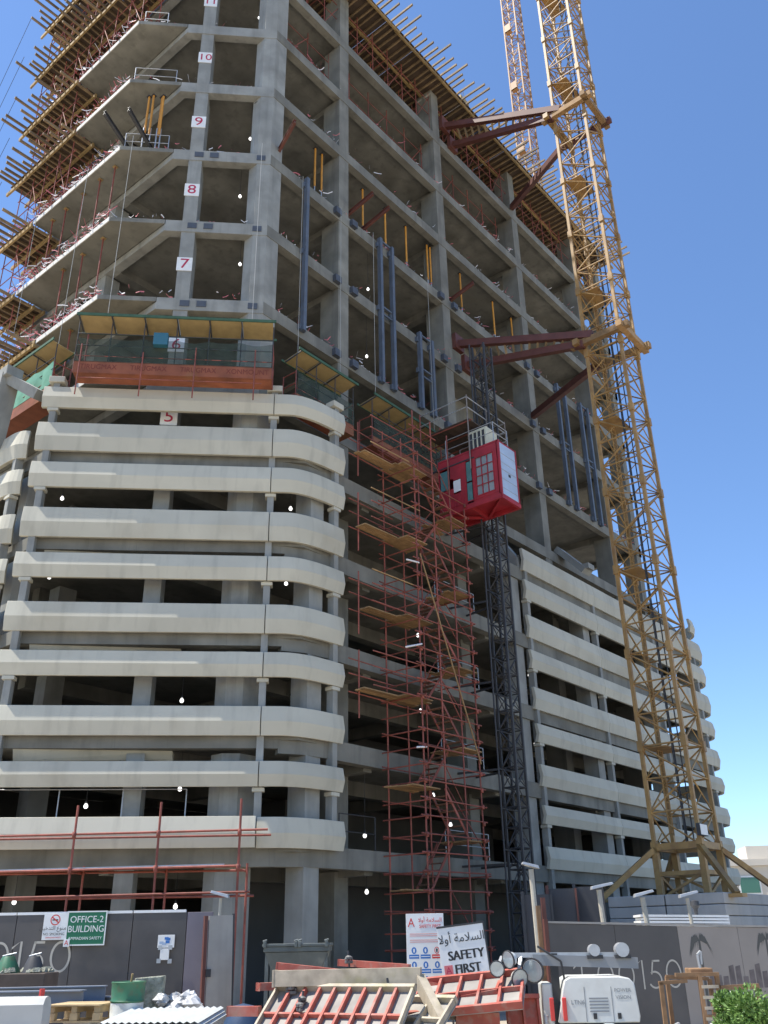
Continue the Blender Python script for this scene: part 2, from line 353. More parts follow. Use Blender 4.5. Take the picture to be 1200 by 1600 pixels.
# raking concrete fins that will carry the top band
def fin(p0, p1, dirn):
    p0, p1 = Vector(p0), Vector(p1); f = bar('raking_fin', p0, p1, .35, .9, CONC2, B, up=dirn)
    e = p1 + (p1 - p0).normalized() * .02
    bar('fin_head', p1 + Vector((0, 0, .1)), p1 + Vector((0, 0, .42)), .7, .6, CONC2, B)
hd = on_x(14, 592, -6.7); lo_ = on_x(-14, 700, -6.7)
bar('raking_fin', (-6.0, 7.0, 21.75), hd, .42, .5, CONC2, B, up=(1, 0, 0)); bar('raking_fin', lo_, hd + Vector((0, 0, .1)), .4, .75, CONC2, B, up=(1, 0, 0))
MB().box((hd.x - .35, hd.y - .45, hd.z - .1), (hd.x + .35, hd.y + .5, hd.z + .35)).build('fin_head', CONC2, B, bevel=.03)
fin((24.4, 1.1, 23.0), (24.4, -.55, 21.2), (1, 0, 0)); fin((36.2, 2.0, 23.6), (39.9, 1.0, 21.2), (0, 1, 0))
MB().add([(16.55, -.6, LV[5]), (16.95, -.6, LV[5]), (16.95, 1.0, LV[5]), (16.55, 1.0, LV[5]), (16.55, -.55, LV[5] + .6), (16.95, -.55, LV[5] + .6), (16.95, 1.0, 22.0), (16.55, 1.0, 22.0)], UF).build('raking_fin', CONC2, B)
MB().box((16.75, -.58, LV[5]), (38, -.4, LV[5] + .75)).build('parapet', CONC, B)
# low wall and stub walls of the ground floor
MB().box((17.2, -.5, 0), (30.5, -.3, 1.6)).build('low_wall', CONC, B)
# ------------------------------------------------------------------ timber formwork and its shoring
def formwork(label, axis, lo, hi, fixed_in, fixed_out, z, step=.42, group='timber formwork tables'):
    """axis 'y': runs along Y at the left facade; axis 'x': along X at the right facade. fixed_in / fixed_out: inner and outer reach of the joists"""
    def P(a, b, zz): return (b, a, zz) if axis == 'y' else (a, b, zz)
    t = thing('timber_formwork', label, 'formwork', P((lo + hi) / 2, fixed_in, z - .9), 0, group); o = Vector(t.location)
    L = lambda a, b, zz: Vector(P(a, b, zz)) - o
    sgn = 1 if fixed_out > fixed_in else -1
    a = lo
    edge = fixed_out - sgn * (1.15 if axis == 'y' else 1.55)
    n = max(1, int((hi - lo) / 2.44)); w = (hi - lo) / n
    for i in range(n):
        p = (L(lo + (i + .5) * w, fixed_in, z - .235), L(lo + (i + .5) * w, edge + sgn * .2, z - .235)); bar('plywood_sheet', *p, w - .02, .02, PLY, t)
    while a < hi:
        e = fixed_out + rnd.uniform(-.6, .45); dz = rnd.uniform(-.015, .015)
        bar('joist', L(a, fixed_in + sgn * rnd.uniform(0, .2), z - .32 + dz), L(a + rnd.uniform(-.06, .06), e, z - .32 + dz), .09, .14, TIM, t); a += step * rnd.uniform(.75, 1.2)
    for b in (edge + sgn * .12, (fixed_in + edge) / 2 - sgn * .1, fixed_in + sgn * .25):
        c = lo - .3
        while c < hi - 1:
            d = min(hi + .4, c + rnd.uniform(4.2, 5.2)); bb = b + rnd.uniform(-.04, .04)
            bar('bearer', L(c, bb, z - .50), L(d, bb + rnd.uniform(-.05, .05), z - .50), .10, .2, TIMY, t); c = d - .35
    # edge board
    bar('edge_board', L(lo, edge, z - .12), L(hi, edge, z - .12), .04, .24, TIMY, t)
    return t
def shoring(label, axis, lo, hi, rows, z0, z1, step=1.25, group='red shoring scaffolds'):
    def P(a, b, zz): return (b, a, zz) if axis == 'y' else (a, b, zz)
    t = thing('shoring_scaffold', label, 'scaffold', P((lo + hi) / 2, rows[0], z0), 0, group); o = Vector(t.location)
    L = lambda a, b, zz: Vector(P(a, b, zz)) - o
    st = []; a = lo
    while a <= hi + .01: st.append(a); a += step
    for b in rows:
        for a in st: pipe('standard', L(a, b, z0), L(a, b, z1), .028, RED, t)
        for f in (.14, .48, .82):
            zz = z0 + (z1 - z0) * f; pipe('ledger', L(lo - .25, b + .05, zz), L(st[-1] + .3, b + .05, zz), .024, RED, t)
        for i in range(0, len(st) - 1, 2): pipe('brace', L(st[i], b - .05, z0 + .4), L(st[i + 1], b - .05, z1 - .4), .022, RED, t)
    for a in (st if len(rows) > 1 else []):
        for f in (.3, .8): zz = z0 + (z1 - z0) * f; pipe('transom', L(a + .05, rows[0], zz), L(a + .05, rows[-1], zz), .022, RED, t)
    return t
ORD_N = {7: 'seventh', 8: 'eighth', 9: 'ninth', 10: 'tenth', 11: 'eleventh', 12: 'twelfth', 13: 'topmost'}
for k in (7, 8, 9, 10, 11):
    formwork('brown timber formwork off the left edge of the %s floor slab' % ORD_N[k], 'y', PEND[k] + .1, 16.4, -3.15, -6.0, LV[k])
    shoring('red shoring pipes under the left timber formwork of the %s floor' % ORD_N[k], 'y', PEND[k] + .3, 16.2, (-4.7, -3.6), LV[k - 1] + .02, LV[k] - .6)
formwork('long brown timber formwork over the eleventh floor at the left facade', 'y', 5.6, 16.4, -3.15, -6.0, LV[12])
shoring('red shoring pipes standing on the left edge of the eleventh floor', 'y', 6.1, 16.2, (-4.6, -3.6), LV[11] + .02, LV[12] - .6)
formwork('highest timber formwork on the left side of the tower top', 'y', 5.0, 16.4, -3.15, -6.0, LV[13])
shoring('red shoring pipes on top of the left twelfth floor formwork', 'y', 6.1, 16.2, (-4.6, -3.6), LV[12] + .02, LV[13] - .6)
formwork('long timber roof formwork with pale joist ends above the right facade', 'x', .2, UE + .4, 3.3, -1.35, LV[13], .46)
shoring('rows of red shoring pipes under the right roof formwork', 'x', .9, UE - .6, (1.25, 2.6), LV[12] + .02, LV[13] - .6, 1.4)
shoring('red shoring pipes between the eleventh and twelfth slabs at the right', 'x', 1.4, 22.4, (1.9,), LV[11] + .02, LV[12] - .62, 1.7)
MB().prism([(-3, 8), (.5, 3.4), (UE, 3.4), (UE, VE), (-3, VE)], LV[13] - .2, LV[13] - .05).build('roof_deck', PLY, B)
for i, (x, y, h) in enumerate(((17.5, 1.4, 2.3), (26.3, 1.4, 2.0), (31.2, 1.6, 2.0))):
    t = thing('column_form', ['pale column form with rebar sticking up on the tower roof', 'second pale column form along the roof edge, behind the crane tie', 'third pale column form at the far roof edge beside the crane'][i], 'column form', (x, y, LV[13] - .04), 0, 'column forms on the roof')
    MB().box((-.5, -.45, 0), (.5, .45, h)).build('form_box', PLYY, t)
    for z in (.3, .9, 1.5): MB().box((-.6, -.55, z), (.6, .55, z + .12)).build('waler', TIM, t)
    for q in range(8): pipe('rebar', (-.35 + .1 * q, .3 * (-1) ** q, h - .1), (-.35 + .1 * q + rnd.uniform(-.05, .05), .3 * (-1) ** q, h + rnd.uniform(.6, 1.0)), .016, DKST, t)
t = thing('safety_ropes', 'thin safety ropes hanging off the far left of the tower', 'rope', (-6.0, 16.3, LV[12]))
for i in range(5): pipe('rope', (.1 * i, 0, 4.0 - 3.2 * i), (-.3, 9.5 + .8 * i, -14.0 - 3.4 * i), .013, DKST, t)
# ------------------------------------------------------------------ steel props
def prop(loc, h, label, group, m=ORNG, rl=.0):
    t = thing('steel_prop', label, 'prop', loc, 0, group)
    pipe('inner_tube', (0, 0, 0), (0, 0, h * .42), .035, GALV if m is ORNG else m, t); pipe('outer_tube', (rl, 0, h * .3), (rl * 1.2, 0, h - .03), .055 if m is ORNG else .036, m, t)
    bar('base_plate', (0, 0, 0), (0, 0, .015), .18, .18, DKST, t); bar('head_plate', (rl, 0, h - .03), (rl, 0, h), .2, .2, DKST if m is ORNG else TIMY, t)
    return t
for i, x in enumerate((3.6, 4.1, 7.3, 9.2, 11.05, 13.05, 13.35, 16.4, 20.0, 22.2)):
    prop((x, 1.62, LV[9] + .01), 3.75, 'orange steel prop on the ninth floor, %s from the corner along the right facade' % ['nearest', 'second', 'third', 'fourth', 'fifth', 'sixth', 'seventh', 'eighth', 'ninth', 'farthest'][i], 'orange steel props on the ninth floor')
for i, (px, py) in enumerate(((222, 222), (233, 222), (243, 222), (249, 222), (397, 221), (408, 221))):
    p = on_ch(px, py, 1.05); prop((p.x, p.y, LV[9] + .01), 3.7, 'orange steel prop on the ninth floor of the cut corner, %s from the left' % ['first', 'second', 'third', 'fourth', 'fifth', 'sixth'][i], 'orange steel props on the ninth floor', rl=.06 * (-1) ** i)
i = 0
for k in (6, 7, 8):
    for y in ((7.0, 8.6, 10.2) if k < 8 else (6.9, 8.1, 9.5, 11.0, 12.2)):
        i += 1
        prop((-4.35, y, LV[k] + .01), LV[k + 1] - LV[k] - .25, 'thin red prop under the left cantilever of the %s floor, %s from the cut corner' % (ORD_N[k + 1], ['first', 'second', 'third', 'fourth', 'fifth'][(6.9, 7.0, 8.1, 8.6, 9.5, 10.2, 11.0, 12.2).index(y) // 2 if k < 8 else (6.9, 8.1, 9.5, 11.0, 12.2).index(y)]), 'thin red props under the left cantilevers', RED)
# ------------------------------------------------------------------ barrier tape and guard rails along slab edges
def tape(label, p0, p1, h=.45, dens=5, wmax=.8):
    p0, p1 = Vector(p0), Vector(p1); d = p1 - p0; L = d.length; d /= L
    b = MB(); side = Vector((-d.y, d.x, 0))
    nn = int(L * dens)
    for i in range(nn):
        if math.sin(i * .37 + p0.z) + rnd.uniform(-.8, .8) < -.15: continue
        c = d * (L * (i + rnd.random()) / nn) + side * rnd.uniform(-.05, .25); b.cur = 0 if rnd.random() < .55 else 1
        w = rnd.uniform(.025, .06); q = Vector((c.x, c.y, rnd.uniform(.02, h)))
        dv = Vector((rnd.uniform(-1, 1), rnd.uniform(-1, 1), rnd.uniform(-.6, .7))) * rnd.uniform(.15, wmax * .5)
        pts = [q, q + dv * .5 + Vector((0, 0, rnd.uniform(-.12, .05))), q + dv]
        pts = [Vector((p.x, p.y, max(.012, p.z))) for p in pts]
        up = Vector((rnd.uniform(-.4, .4), rnd.uniform(-.4, .4), 1)).normalized() * w
        b.add([pts[0], pts[1], pts[2], pts[0] + up, pts[1] + up, pts[2] + up], [(0, 1, 4, 3), (1, 2, 5, 4)])
    o = b.build('barrier_tape', [TAPER, TAPEW]); o.location = p0
    return tag(o, label, 'barrier tape', None, 'stuff')
for k in (7, 8, 9, 10, 11):
    n = ORD_N[k]
    tape('red and white barrier tape on the right edge of the %s floor' % n, (1.0, 1.12, LV[k]), (UE - 1, 1.12, LV[k]), .5, 10)
    tape('red and white barrier tape along the left edge of the %s floor' % n, (-4.66, 6.0, LV[k]), (-4.66, PEND[k] + 4.5, LV[k]), .65, 42, 1.1)
    a = Vector((*A_, LV[k])); c = Vector((*C_, LV[k])); tape('red and white barrier tape on the cut corner of the %s floor' % n, a + (c - a) * .1 + Vector((.1, .1, 0)), a + (c - a) * .85 + Vector((.1, .1, 0)), .5, 7)
def rail(label, pts, h, m, posts=1.6, group='slab edge guard rails'):
    t = thing('guard_rail', label, 'guard rail', pts[0], 0, group); o = Vector(pts[0])
    for a, b in zip(pts, pts[1:]):
        a, b = Vector(a) - o, Vector(b) - o; n = max(1, int((b - a).length / posts))
        for i in range(n + 1): p = a + (b - a) * (i / n); pipe('post', p, p + Vector((0, 0, h)), .022, m, t)
        for f in (.5, 1): pipe('rail', a + Vector((0, 0, h * f)), b + Vector((0, 0, h * f)), .018, m, t)
    return t
for k, lab in ((9, 'white rails above the ninth floor edge beside the orange props'), (10, 'taped rails along the cut-corner edge of the tenth floor')):
    a = on_ch(205, 225, .85); rail(lab, [(-4.6, 5.9, LV[k]), (-3.2, 4.5, LV[k])], 1.0, GALV)
rail('pale rails on the eleventh floor at the left of the cut corner', [(-4.5, 5.9, LV[11]), (-3.7, 5.1, LV[11])], 1.05, WHT)
for k in (1, 2, 3, 4): rail('grey guard rail of the open bay on podium level %s right of the stair tower' % ['', 'one', 'two', 'three', 'four'][k], [(9.6, -.4, LV[k]), (12.6, -.4, LV[k])], 1.05, GALV)
rail('thin guard rail behind the lowest cladding band', [(-5.5, 6.4, LV[1]), (-1.2, 2.1, LV[1])], 1.75, GALV, 2.0)
rail('rails and hanging rods beside the lowest curved band', [(3.4, -.45, LV[1]), (5.3, -.45, LV[1])], 1.15, DKST)
# ------------------------------------------------------------------ blue-grey facade frames
def frame(x0, x1, z0, z1, label):
    t = thing('facade_frame', label, 'steel frame', (x0, .86, z0), 0, 'blue grey facade frames')
    for x in ((0, x1 - x0) if x1 > x0 else (0,)):
        MB().box((x - .09, -.14, -.35), (x + .09, .09, z1 - z0 + .1)).build('upright', BLST, t)
        for z in (0, (z1 - z0) / 2, z1 - z0 - .2): MB().box((x - .19, -.02, z - .3), (x + .19, .135, z - .02)).build('bracket', BLST, t)
    if x1 > x0:
        for z in ((z1 - z0) * .5, (z1 - z0) * .5 - .45, z1 - z0): bar('crossbar', (.13, -.03, z), (x1 - x0 - .13, -.03, z), .09, .09, BLST, t)
frame(2.3, 2.3, LV[7], LV[9], 'single blue-grey steel upright nearest the tower corner')
frame(7.75, 8.7, LV[7], LV[9], 'tall blue-grey twin upright frame left of the hoist')
frame(10.9, 11.95, LV[7], LV[8], 'short blue-grey twin upright frame just above the hoist platform')
frame(26.0, 27.0, LV[7], LV[9], 'blue-grey twin upright frame left of the crane mast')
frame(29.2, 30.2, LV[7], LV[9], 'blue-grey twin upright frame seen against the crane mast')
for k in (7, 8, 9):
    for x in (4.55, 5.75, 13.2, 14.5, 22.4, 23.6):
        MB().box((x - .2, .78, LV[k] - .5), (x + .2, .998, LV[k] - .12)).build('steel_cleat', CLT, B)
    for c in (-.45, -2.6, -3.3):
        q = chq(c - .2, c + .2, -.03, .0); MB().prism(q, LV[k] - .42, LV[k] - .12).build('steel_cleat', CLT, B)
# outrigger beams of the cradles
for i, (p, q) in enumerate((((-3.4, 6.4, 35.7), (-6.0, 5.6, 36.35)), ((-3.2, 5.4, 35.7), (-5.4, 4.6, 36.35)), ((1.0, 2.6, 35.6), (.2, -.4, 36.7)), ((5.6, 2.6, 35.6), (5.9, -.3, 36.6)), ((6.9, 2.6, 35.6), (7.2, -.3, 36.6)), ((14.7, 2.8, 35.6), (15.0, -.2, 36.6)))):
    t = thing('outrigger_beam', 'dark steel outrigger %s' % ['outermost of the pair on the left of the ninth floor', 'inner one of the pair on the left of the ninth floor', 'leaning against the ninth floor corner column', 'beside the second column of the ninth floor', 'just right of the second ninth floor column', 'at the third column of the ninth floor'][i], 'steel beam', p, 0, 'dark outriggers on the ninth floor')
    d = Vector(q) - Vector(p); bar('web', (0, 0, .0), d, .03, .2, REDB if i > 1 else DKST, t)
    for s in (-.1, .1): bar('flange', (0, 0, s), d + Vector((0, 0, s)), .14, .025, REDB if i > 1 else DKST, t)
# ------------------------------------------------------------------ suspended cradles
def cradle(label, p0, p1, out, zd, net, letters=None, deck=ORD):
    """p0,p1: ends of the back edge in plan, out: unit vector away from the facade"""
    p0, p1, out = Vector((*p0, zd)), Vector((*p1, zd)), Vector((*out, 0)); d = p1 - p0; L = d.length; d /= L
    t = thing('suspended_cradle', label, 'cradle', (p0 + p1) / 2 + out * .4, 0, 'suspended work cradles'); o = Vector(t.location)
    Q = lambda a, b, z: p0 + d * a + out * b + Vector((0, 0, z)) - o
    def slab(nm, a0, a1, b0, b1, z0, z1, m):
        return MB().add([Q(a, b, z) for z in (z0, z1) for a, b in ((a0, b0), (a1, b0), (a1, b1), (a0, b1))], UF).build(nm, m, t)
    slab('deck', 0, L, 0, .8, 0, .06, deck)
    slab('kick_board', 0, L, .8, .83, -.05, .5, deck)
    k = 0; n = max(3, int(L / 1.15))
    for i in range(n):
        a0, a1 = L * i / n, L * (i + 1) / n
        b = MB(); m = 5
        for j in range(m + 1):
            for q in range(4):
                b.v.append(tuple(Q(a0 + (a1 - a0) * j / m, .84 + (.07 + .03 * math.sin(i * 5)) * math.sin(j * 2.1 + q + i * 1.7) * (q % 3 > 0), .45 + q * .38 - (.09 * math.sin(math.pi * j / m) * (1 + .6 * math.sin(i * 3)) if q == 3 else 0))))
        for j in range(m):
            for q in range(3): b.f.append((j * 4 + q, j * 4 + 4 + q, j * 4 + 5 + q, j * 4 + 1 + q)); b.mi.append(0)
        b.build('net_panel', net, t, smooth=True)
    for i in range(n + 1):
        a = L * i / n; pipe('post', Q(a, .79, .0), Q(a, .79, 2.45), .022, DKST, t)
        if i < n: bar('canopy_arm', Q(a, .1, 2.32), Q(a, 1.05, 2.45), .04, .05, DKST, t)
        if i < n: MB().add([Q(x, b, z) for z0 in (0, .03) for x, b, z in ((a + .03, .0, 2.4 + z0), (a + L / n - .03, .0, 2.4 + z0), (a + L / n - .03, 1.0, 2.52 + z0), (a + .03, 1.0, 2.52 + z0))], UF).build('canopy_board', PLYY, t)
    for z in (.75, 1.25, 1.8): pipe('rail', Q(0, .8, z), Q(L, .8, z), .02, RED if z < 1 else DKST, t)
    bar('canopy_edge', Q(-.1, 1.03, 2.56), Q(L + .1, 1.03, 2.56), .05, .12, GRNP, t); bar('canopy_edge', Q(-.1, -.02, 2.42), Q(L + .1, -.02, 2.42), .05, .1, GRNP, t)
    for a in (0, L):
        for b in (.02, .78): pipe('end_post', Q(a, b, 0), Q(a, b, 1.6), .03, RED, t)
        for z in (.5, 1.0, 1.55): pipe('end_rail', Q(a, .02, z), Q(a, .78, z), .025, RED, t)
    for a in (L * .12, L * .88): pipe('rope', Q(a, .4, 2.8), Q(a, .4, 13.0 if zd < 23 else 9), .011, ROPE, t)
    if letters:
        ang = math.atan2(d.y, d.x)
        for i, s in enumerate(letters): text_mesh('lettering', s, .32, LETD, t, Q(L * (i + .5) / len(letters), .834, .23), (math.pi / 2, 0, ang), .002, sx=.86)
    return t, Q, L
t, Q, L = cradle('long orange cradle with green net hanging across the cut corner', (-5.35, 5.5), (.0, .15), (-c45, -c45), 22.0, NETG, ('TIRUGMAX', 'TIRUGMAX', 'TIRUGMAX', 'XONMOUNT'))
TEAL = mat('teal_plastic', (.03, .13, .18), .5)
MB().add([Q(x, b, z) for z in (1.2, 1.75) for x, b in ((2.95, .86), (3.5, .86), (3.5, 1.1), (2.95, 1.1))], UF).build('hoist_motor_cover', TEAL, t)
for i, a in enumerate((.25, 2.6, 4.6, 6.9)):
    pipe('standard', Q(a, .95, -1.1), Q(a, .95, 1.2 if i != 1 else .9), .026, RED, t)
pipe('ledger', Q(.3, .95, -.35), Q(7.2, .95, -.35), .022, RED, t)
cradle('green-netted cradle on the sunlit left facade', (-4.9, 12.6), (-4.9, 6.9), (-1, 0), 21.9, NETL)
cradle('short green-netted cradle right of the tower corner', (1.2, .82), (4.7, .82), (0, -1), 21.9, NETG)
cradle('green-netted cradle behind the top of the stair tower', (6.0, .82), (12.0, .82), (0, -1), 22.0, NETG)
# ------------------------------------------------------------------ tower crane
def lattice(w, h, panels, chord, web, flip=False, nweb=5):
    b = MB(); c = w / 2; cs = [(-c, -c), (c, -c), (c, c), (-c, c)]
    for x, y in cs: b.bar((x, y, 0), (x, y, h), chord, chord)
    ph = h / panels
    for i in range(4):
        p, q = cs[i], cs[(i + 1) % 4]
        for j in range(panels):
            z0, z1 = j * ph, (j + 1) * ph
            b.tube((*p, z0), (*q, z0), web, nweb)
            m = ((p[0] + q[0]) / 2, (p[1] + q[1]) / 2)
            a, e = (p, q) if (j + i) % 2 == 0 else (q, p)
            b.tube((*a, z0), (*e, z1), web, nweb)
            b.tube((*m, (z0 + z1) / 2), (*e, z0), web * .7, 4)
    b.tube((*cs[0], h * .5), (*cs[2], h * .5), web * .8, 4); b.tube((*cs[1], 0), (*cs[3], 0), web * .8, 4)
    return b
CRX, CRY_, CW = 16.95, -7.05, 1.9
CR = thing('tower_crane', 'yellow lattice tower crane mast standing in front of the right facade', 'crane', (CRX, CRY_, 3.35))
sec = lattice(CW, 4.0, 3, .15, .04)
me0 = None
for i in range(16):
    if me0 is None: o = sec.build('mast_section', CRY, CR); me0 = o.data
    else: o = bpy.data.objects.new('mast_section', me0); COL.objects.link(o); o.parent = CR
    o.location = (0, 0, 2.0 + 4.0 * i)
    for sx in (-1, 1):
        for sy in (-1, 1): bar('joint_sleeve', (sx * CW / 2, sy * CW / 2, 2.0 + 4 * i - .22), (sx * CW / 2, sy * CW / 2, 2.0 + 4 * i + .22), .24, .24, CRY, CR)
lad = MB()
for x in (-.2, .2): lad.tube((x, .55, 2.5), (x, .55, 66), .03, 4)
for i in range(200): lad.tube((-.2, .55, 2.6 + .3 * i), (.2, .55, 2.6 + .3 * i), .014, 4)
lad.build('ladder', CRY, CR)
for i in range(0, 16, 2): MB().box((-.85, -.1, 5.9 + 4 * i), (.85, .85, 5.94 + 4 * i)).build('landing', CRY, CR)
for i, dx in enumerate((-.45, -.3, .35)): pipe('power_cable', (dx, -.2, 2), (dx, -.2, 66), .03, DKST, CR)
# base frame: upright legs, splayed struts, ring beams
for sx in (-1, 1):
    for sy in (-1, 1):
        bar('base_leg', (sx * .95, sy * .95, 0), (sx * .95, sy * .95, 2.0), .24, .24, CRY, CR)
        bar('base_strut', (sx * 2.7, sy * 2.7, .1), (sx * 1.0, sy * 1.0, 1.9), .2, .2, CRY, CR)
        bar('foot_plate', (sx * 2.7, sy * 2.7, .0), (sx * 2.7, sy * 2.7, .12), .5, .5, CRY, CR)
for z in (1.0, 2.0):
    for a, b in (((-1, -1), (1, -1)), ((1, -1), (1, 1)), ((1, 1), (-1, 1)), ((-1, 1), (-1, -1))): bar('ring_beam', (a[0] * .95, a[1] * .95, z), (b[0] * .95, b[1] * .95, z), .2, .26 if z > 1.5 else .16, CRY, CR)
for a, b in (((-1, -1), (1, -1)), ((1, -1), (1, 1)), ((-1, 1), (-1, -1)), ((1, 1), (-1, 1))):
    bar('base_brace', (a[0] * .95, a[1] * .95, .1), (b[0] * .95, b[1] * .95, 1.0), .1, .1, CRY, CR)
fl = MB().box((-.9 - .35, -1.15, 2.3), (-.5, -1.0, 2.75)).build('floodlight', DKST, CR); MB().box((-1.22, -1.16, 2.33), (-.53, -1.152, 2.72)).build('lens', WHT, fl)
# collars and ties to the building
for zc, lab in ((48.9, 0), (31.7, 1)):
    z = (46.3, 29.9)[lab] - 3.35; k = 1.22
    col = CRY
    for a, b in (((-1, -1), (1, -1)), ((1, -1), (1, 1)), ((1, 1), (-1, 1)), ((-1, 1), (-1, -1))):
        e = (Vector((*b, 0)) - Vector((*a, 0))) * .2
        bar('collar_beam', (a[0] * k - e.x, a[1] * k - e.y, z), (b[0] * k + e.x, b[1] * k + e.y, z), .3, .34, REDB if (a == (1, -1) and lab == 0) else PLANK if a == (-1, -1) or a == (-1, 1) else CRY, CR)
    o = Vector((CRX, CRY_, 3.35))
    for s, e in (((-1.22, .4, z + .25), (14.6, 1.0, zc + .9)), ((-1.22, .9, z - .1), (15.4, 1.0, zc - .15)), ((.9, 1.22, z - .1), (22.7, 1.0, zc - .1))):
        e = Vector(e) - o; bar('tie_beam', s, e, .3, .4, REDB, CR)
    s0, e0 = Vector((-1.22, .4, z + .25)), Vector((14.6, 1.0, zc + .9)) - o; s1, e1 = Vector((-1.22, .9, z - .1)), Vector((15.4, 1.0, zc - .15)) - o
    for i in range(1, 15):
        f = i / 16; bar('walkway_slat', s0.lerp(e0, f), s1.lerp(e1, f), .12, .06, TIM, CR)
    for s in (s0, s1):
        e = e0 if s is s0 else e1; MB().box((e.x - .4, e.y - .25, e.z - .5), (e.x + .4, e.y, e.z + .5)).build('anchor_shoe', REDB, CR)
# ballast stacks under the crane
BAL = mat('ballast_concrete', (.40, .385, .36), .9, .15, 1., streak=.3, bump=.2)
for c in range(6):
    for j in range(2):
        y0, y1 = ((-9.5, -7.3), (-7.25, -5.0))[j]
        o = MB().box((0, 0, 0), (8.6, y1 - y0, .365)).build('ballast_block', BAL, bevel=.03); o.location = (13.6 + rnd.uniform(-.07, .07), y0, 1.22 + .385 * c)
        tag(o, 'grey concrete ballast slab under the crane, %s of the %s stack' % (['lowest', 'second from below', 'third from below', 'third from above', 'second from above', 'topmost'][c], ('front', 'rear')[j]), 'concrete block', 'ballast slabs under the crane')
MB_f = MB().box((13.2, -9.9, 0), (22.6, -4.7, 1.2)).build('foundation_pad', BAL, bevel=.03); tag(MB_f, 'concrete foundation pad below the crane ballast slabs', 'foundation')
# second crane far behind the roof
t = thing('tower_crane', 'slim orange crane mast rising behind the tower roof', 'crane', (34.4, 5.1, LV[13]))
CRO = mat('crane_orange', (.34, .18, .07), .6, .15, 2.)
sec2 = lattice(1.35, 4.0, 3, .12, .04)
for i in range(12):
    if i == 0: o = sec2.build('mast_section', CRO, t); m2 = o.data
    else: o = bpy.data.objects.new('mast_section', m2); COL.objects.link(o); o.parent = t
    o.location = (0, 0, 4.0 * i)
    if i % 2: MB().box((-1.3, -.3, 4 * i + 1), (-.85, .3, 4 * i + 1.08)).box((-1.3, -.3, 4 * i + 1), (-1.26, .3, 4 * i + 2)).build('side_bracket', CRO, t)
# ------------------------------------------------------------------ construction hoist
HX, HY = 10.95, -2.9
HM = thing('hoist_mast', 'dark steel lattice hoist mast climbing the open bay', 'hoist mast', (HX, HY, 0))
hs = lattice(.66, 1.5, 2, .085, .026, nweb=4); mh = None
for i in range(19):
    if mh is None: o = hs.build('mast_section', DKST, HM); mh = o.data
    else: o = bpy.data.objects.new('mast_section', mh); COL.objects.link(o); o.parent = HM
    o.location = (0, 0, 1.5 * i)
    for dx in (-.62, .62): pipe('guide_pipe', (dx, .3, 1.5 * i), (dx, .3, 1.5 * i + 1.5), .04, DKST, HM)
    bar('spacer', (-.62, .3, 1.5 * i + .7), (.62, .3, 1.5 * i + .7), .05, .05, DKST, HM)
for k in (1, 2, 3, 4, 5, 6):
    z = LV[k] - .3
    for dx in (-.3, .3): bar('wall_tie', (dx, .33, z), (dx * 2.2, 2.25 if k < 6 else 3.9, z), .06, .08, DKST, HM)
CAGE = thing('hoist_cage', 'red hoist cage with barred window and pale blue end panel', 'hoist', (9.1, -4.5, 19.1))
RCG = mat('cage_red', (.36, .022, .032), .55, .25, 1.5, dirt=.35, dcol=(.17, .03, .03)); PBL = mat('pale_blue_sheet', (.50, .58, .68), .4, .12, 1.5, metal=.3); GLS = mat('grey_glass', (.42, .48, .50), .15, .25, 1.2, metal=.4)
CU, CV, CH = 1.45, 3.25, 2.8
MB().box((0, 0, .12), (CU, CV, .2)).build('floor', RCG, CAGE); MB().box((0, 0, CH - .08), (CU, CV, CH)).build('roof', RCG, CAGE)
MB().box((.04, .0, .2), (CU - .02, .04, CH - .08)).build('end_panel', PBL, CAGE); MB().box((.05, -.012, 1.38), (CU - .03, -.002, 1.42)).build('panel_seam', GALV, CAGE)
MB().box((.7, -.02, 1.2), (.85, -.003, 1.32)).build('latch', DKST, CAGE)
MB().box((0, -.03, .1), (.1, .06, CH)).build('corner_post', RCG, CAGE); MB().box((CU - .07, -.03, .1), (CU, .05, CH)).build('corner_post', RCG, CAGE)
MB().box((CU - .05, .05, .2), (CU, CV, CH - .08)).build('back_panel', RCG, CAGE); MB().box((0, CV - .05, .1), (CU - .06, CV, CH - .09)).build('end_panel', RCG, CAGE)
# long face towards the camera (x = 0): window grid, glazed strips, door panel
MB().box((0, .1, .2), (.03, .3, CH - .1)).box((0, .3, 2.3), (.03, CV - .06, CH - .1)).box((0, .3, .2), (.03, 1.22, .42)).box((0, 1.22, .2), (.03, 1.42, 2.3)).box((0, 1.75, .2), (.03, CV - .06, .9)).box((0, 1.75, .9), (.03, 2.05, 2.3)).box((0, 2.45, .9), (.03, CV - .06, 1.2)).box((0, 2.45, 1.7), (.03, 2.6, 2.3)).box((0, 2.05, 1.6), (.03, 2.45, 2.3)).build('side_panel', RCG, CAGE)

for i in range(3):
    for j in range(4): MB().box((.03, .31 + .30 * i, .44 + .46 * j), (.05, .31 + .30 * i + .29, .44 + .46 * j + .45)).build('window_pane', GLS, CAGE)
for i in range(4): bar('window_bar', (-.01, .3 + .305 * i, .42), (-.01, .3 + .305 * i, 2.3), .03, .03, RCG, CAGE)
for j in range(5): bar('window_bar', (-.012, .3, .42 + .465 * j), (-.012, 1.22, .42 + .465 * j), .03, .03, RCG, CAGE)
GTL = mat('teal_glass', (.10, .22, .22), .15, .2, 2.)
for z0, z1 in ((.3, 1.2), (1.28, 2.25)): MB().box((.0, 1.46, z0), (.02, 1.72, z1)).build('window_pane', GTL, CAGE)
MB().box((-.01, 2.06, .98), (.0, 2.44, 1.55)).build('notice', WHT, CAGE); MB().box((.01, 2.66, 1.25), (.02, 3.15, 2.2)).build('window_pane', GTL, CAGE)
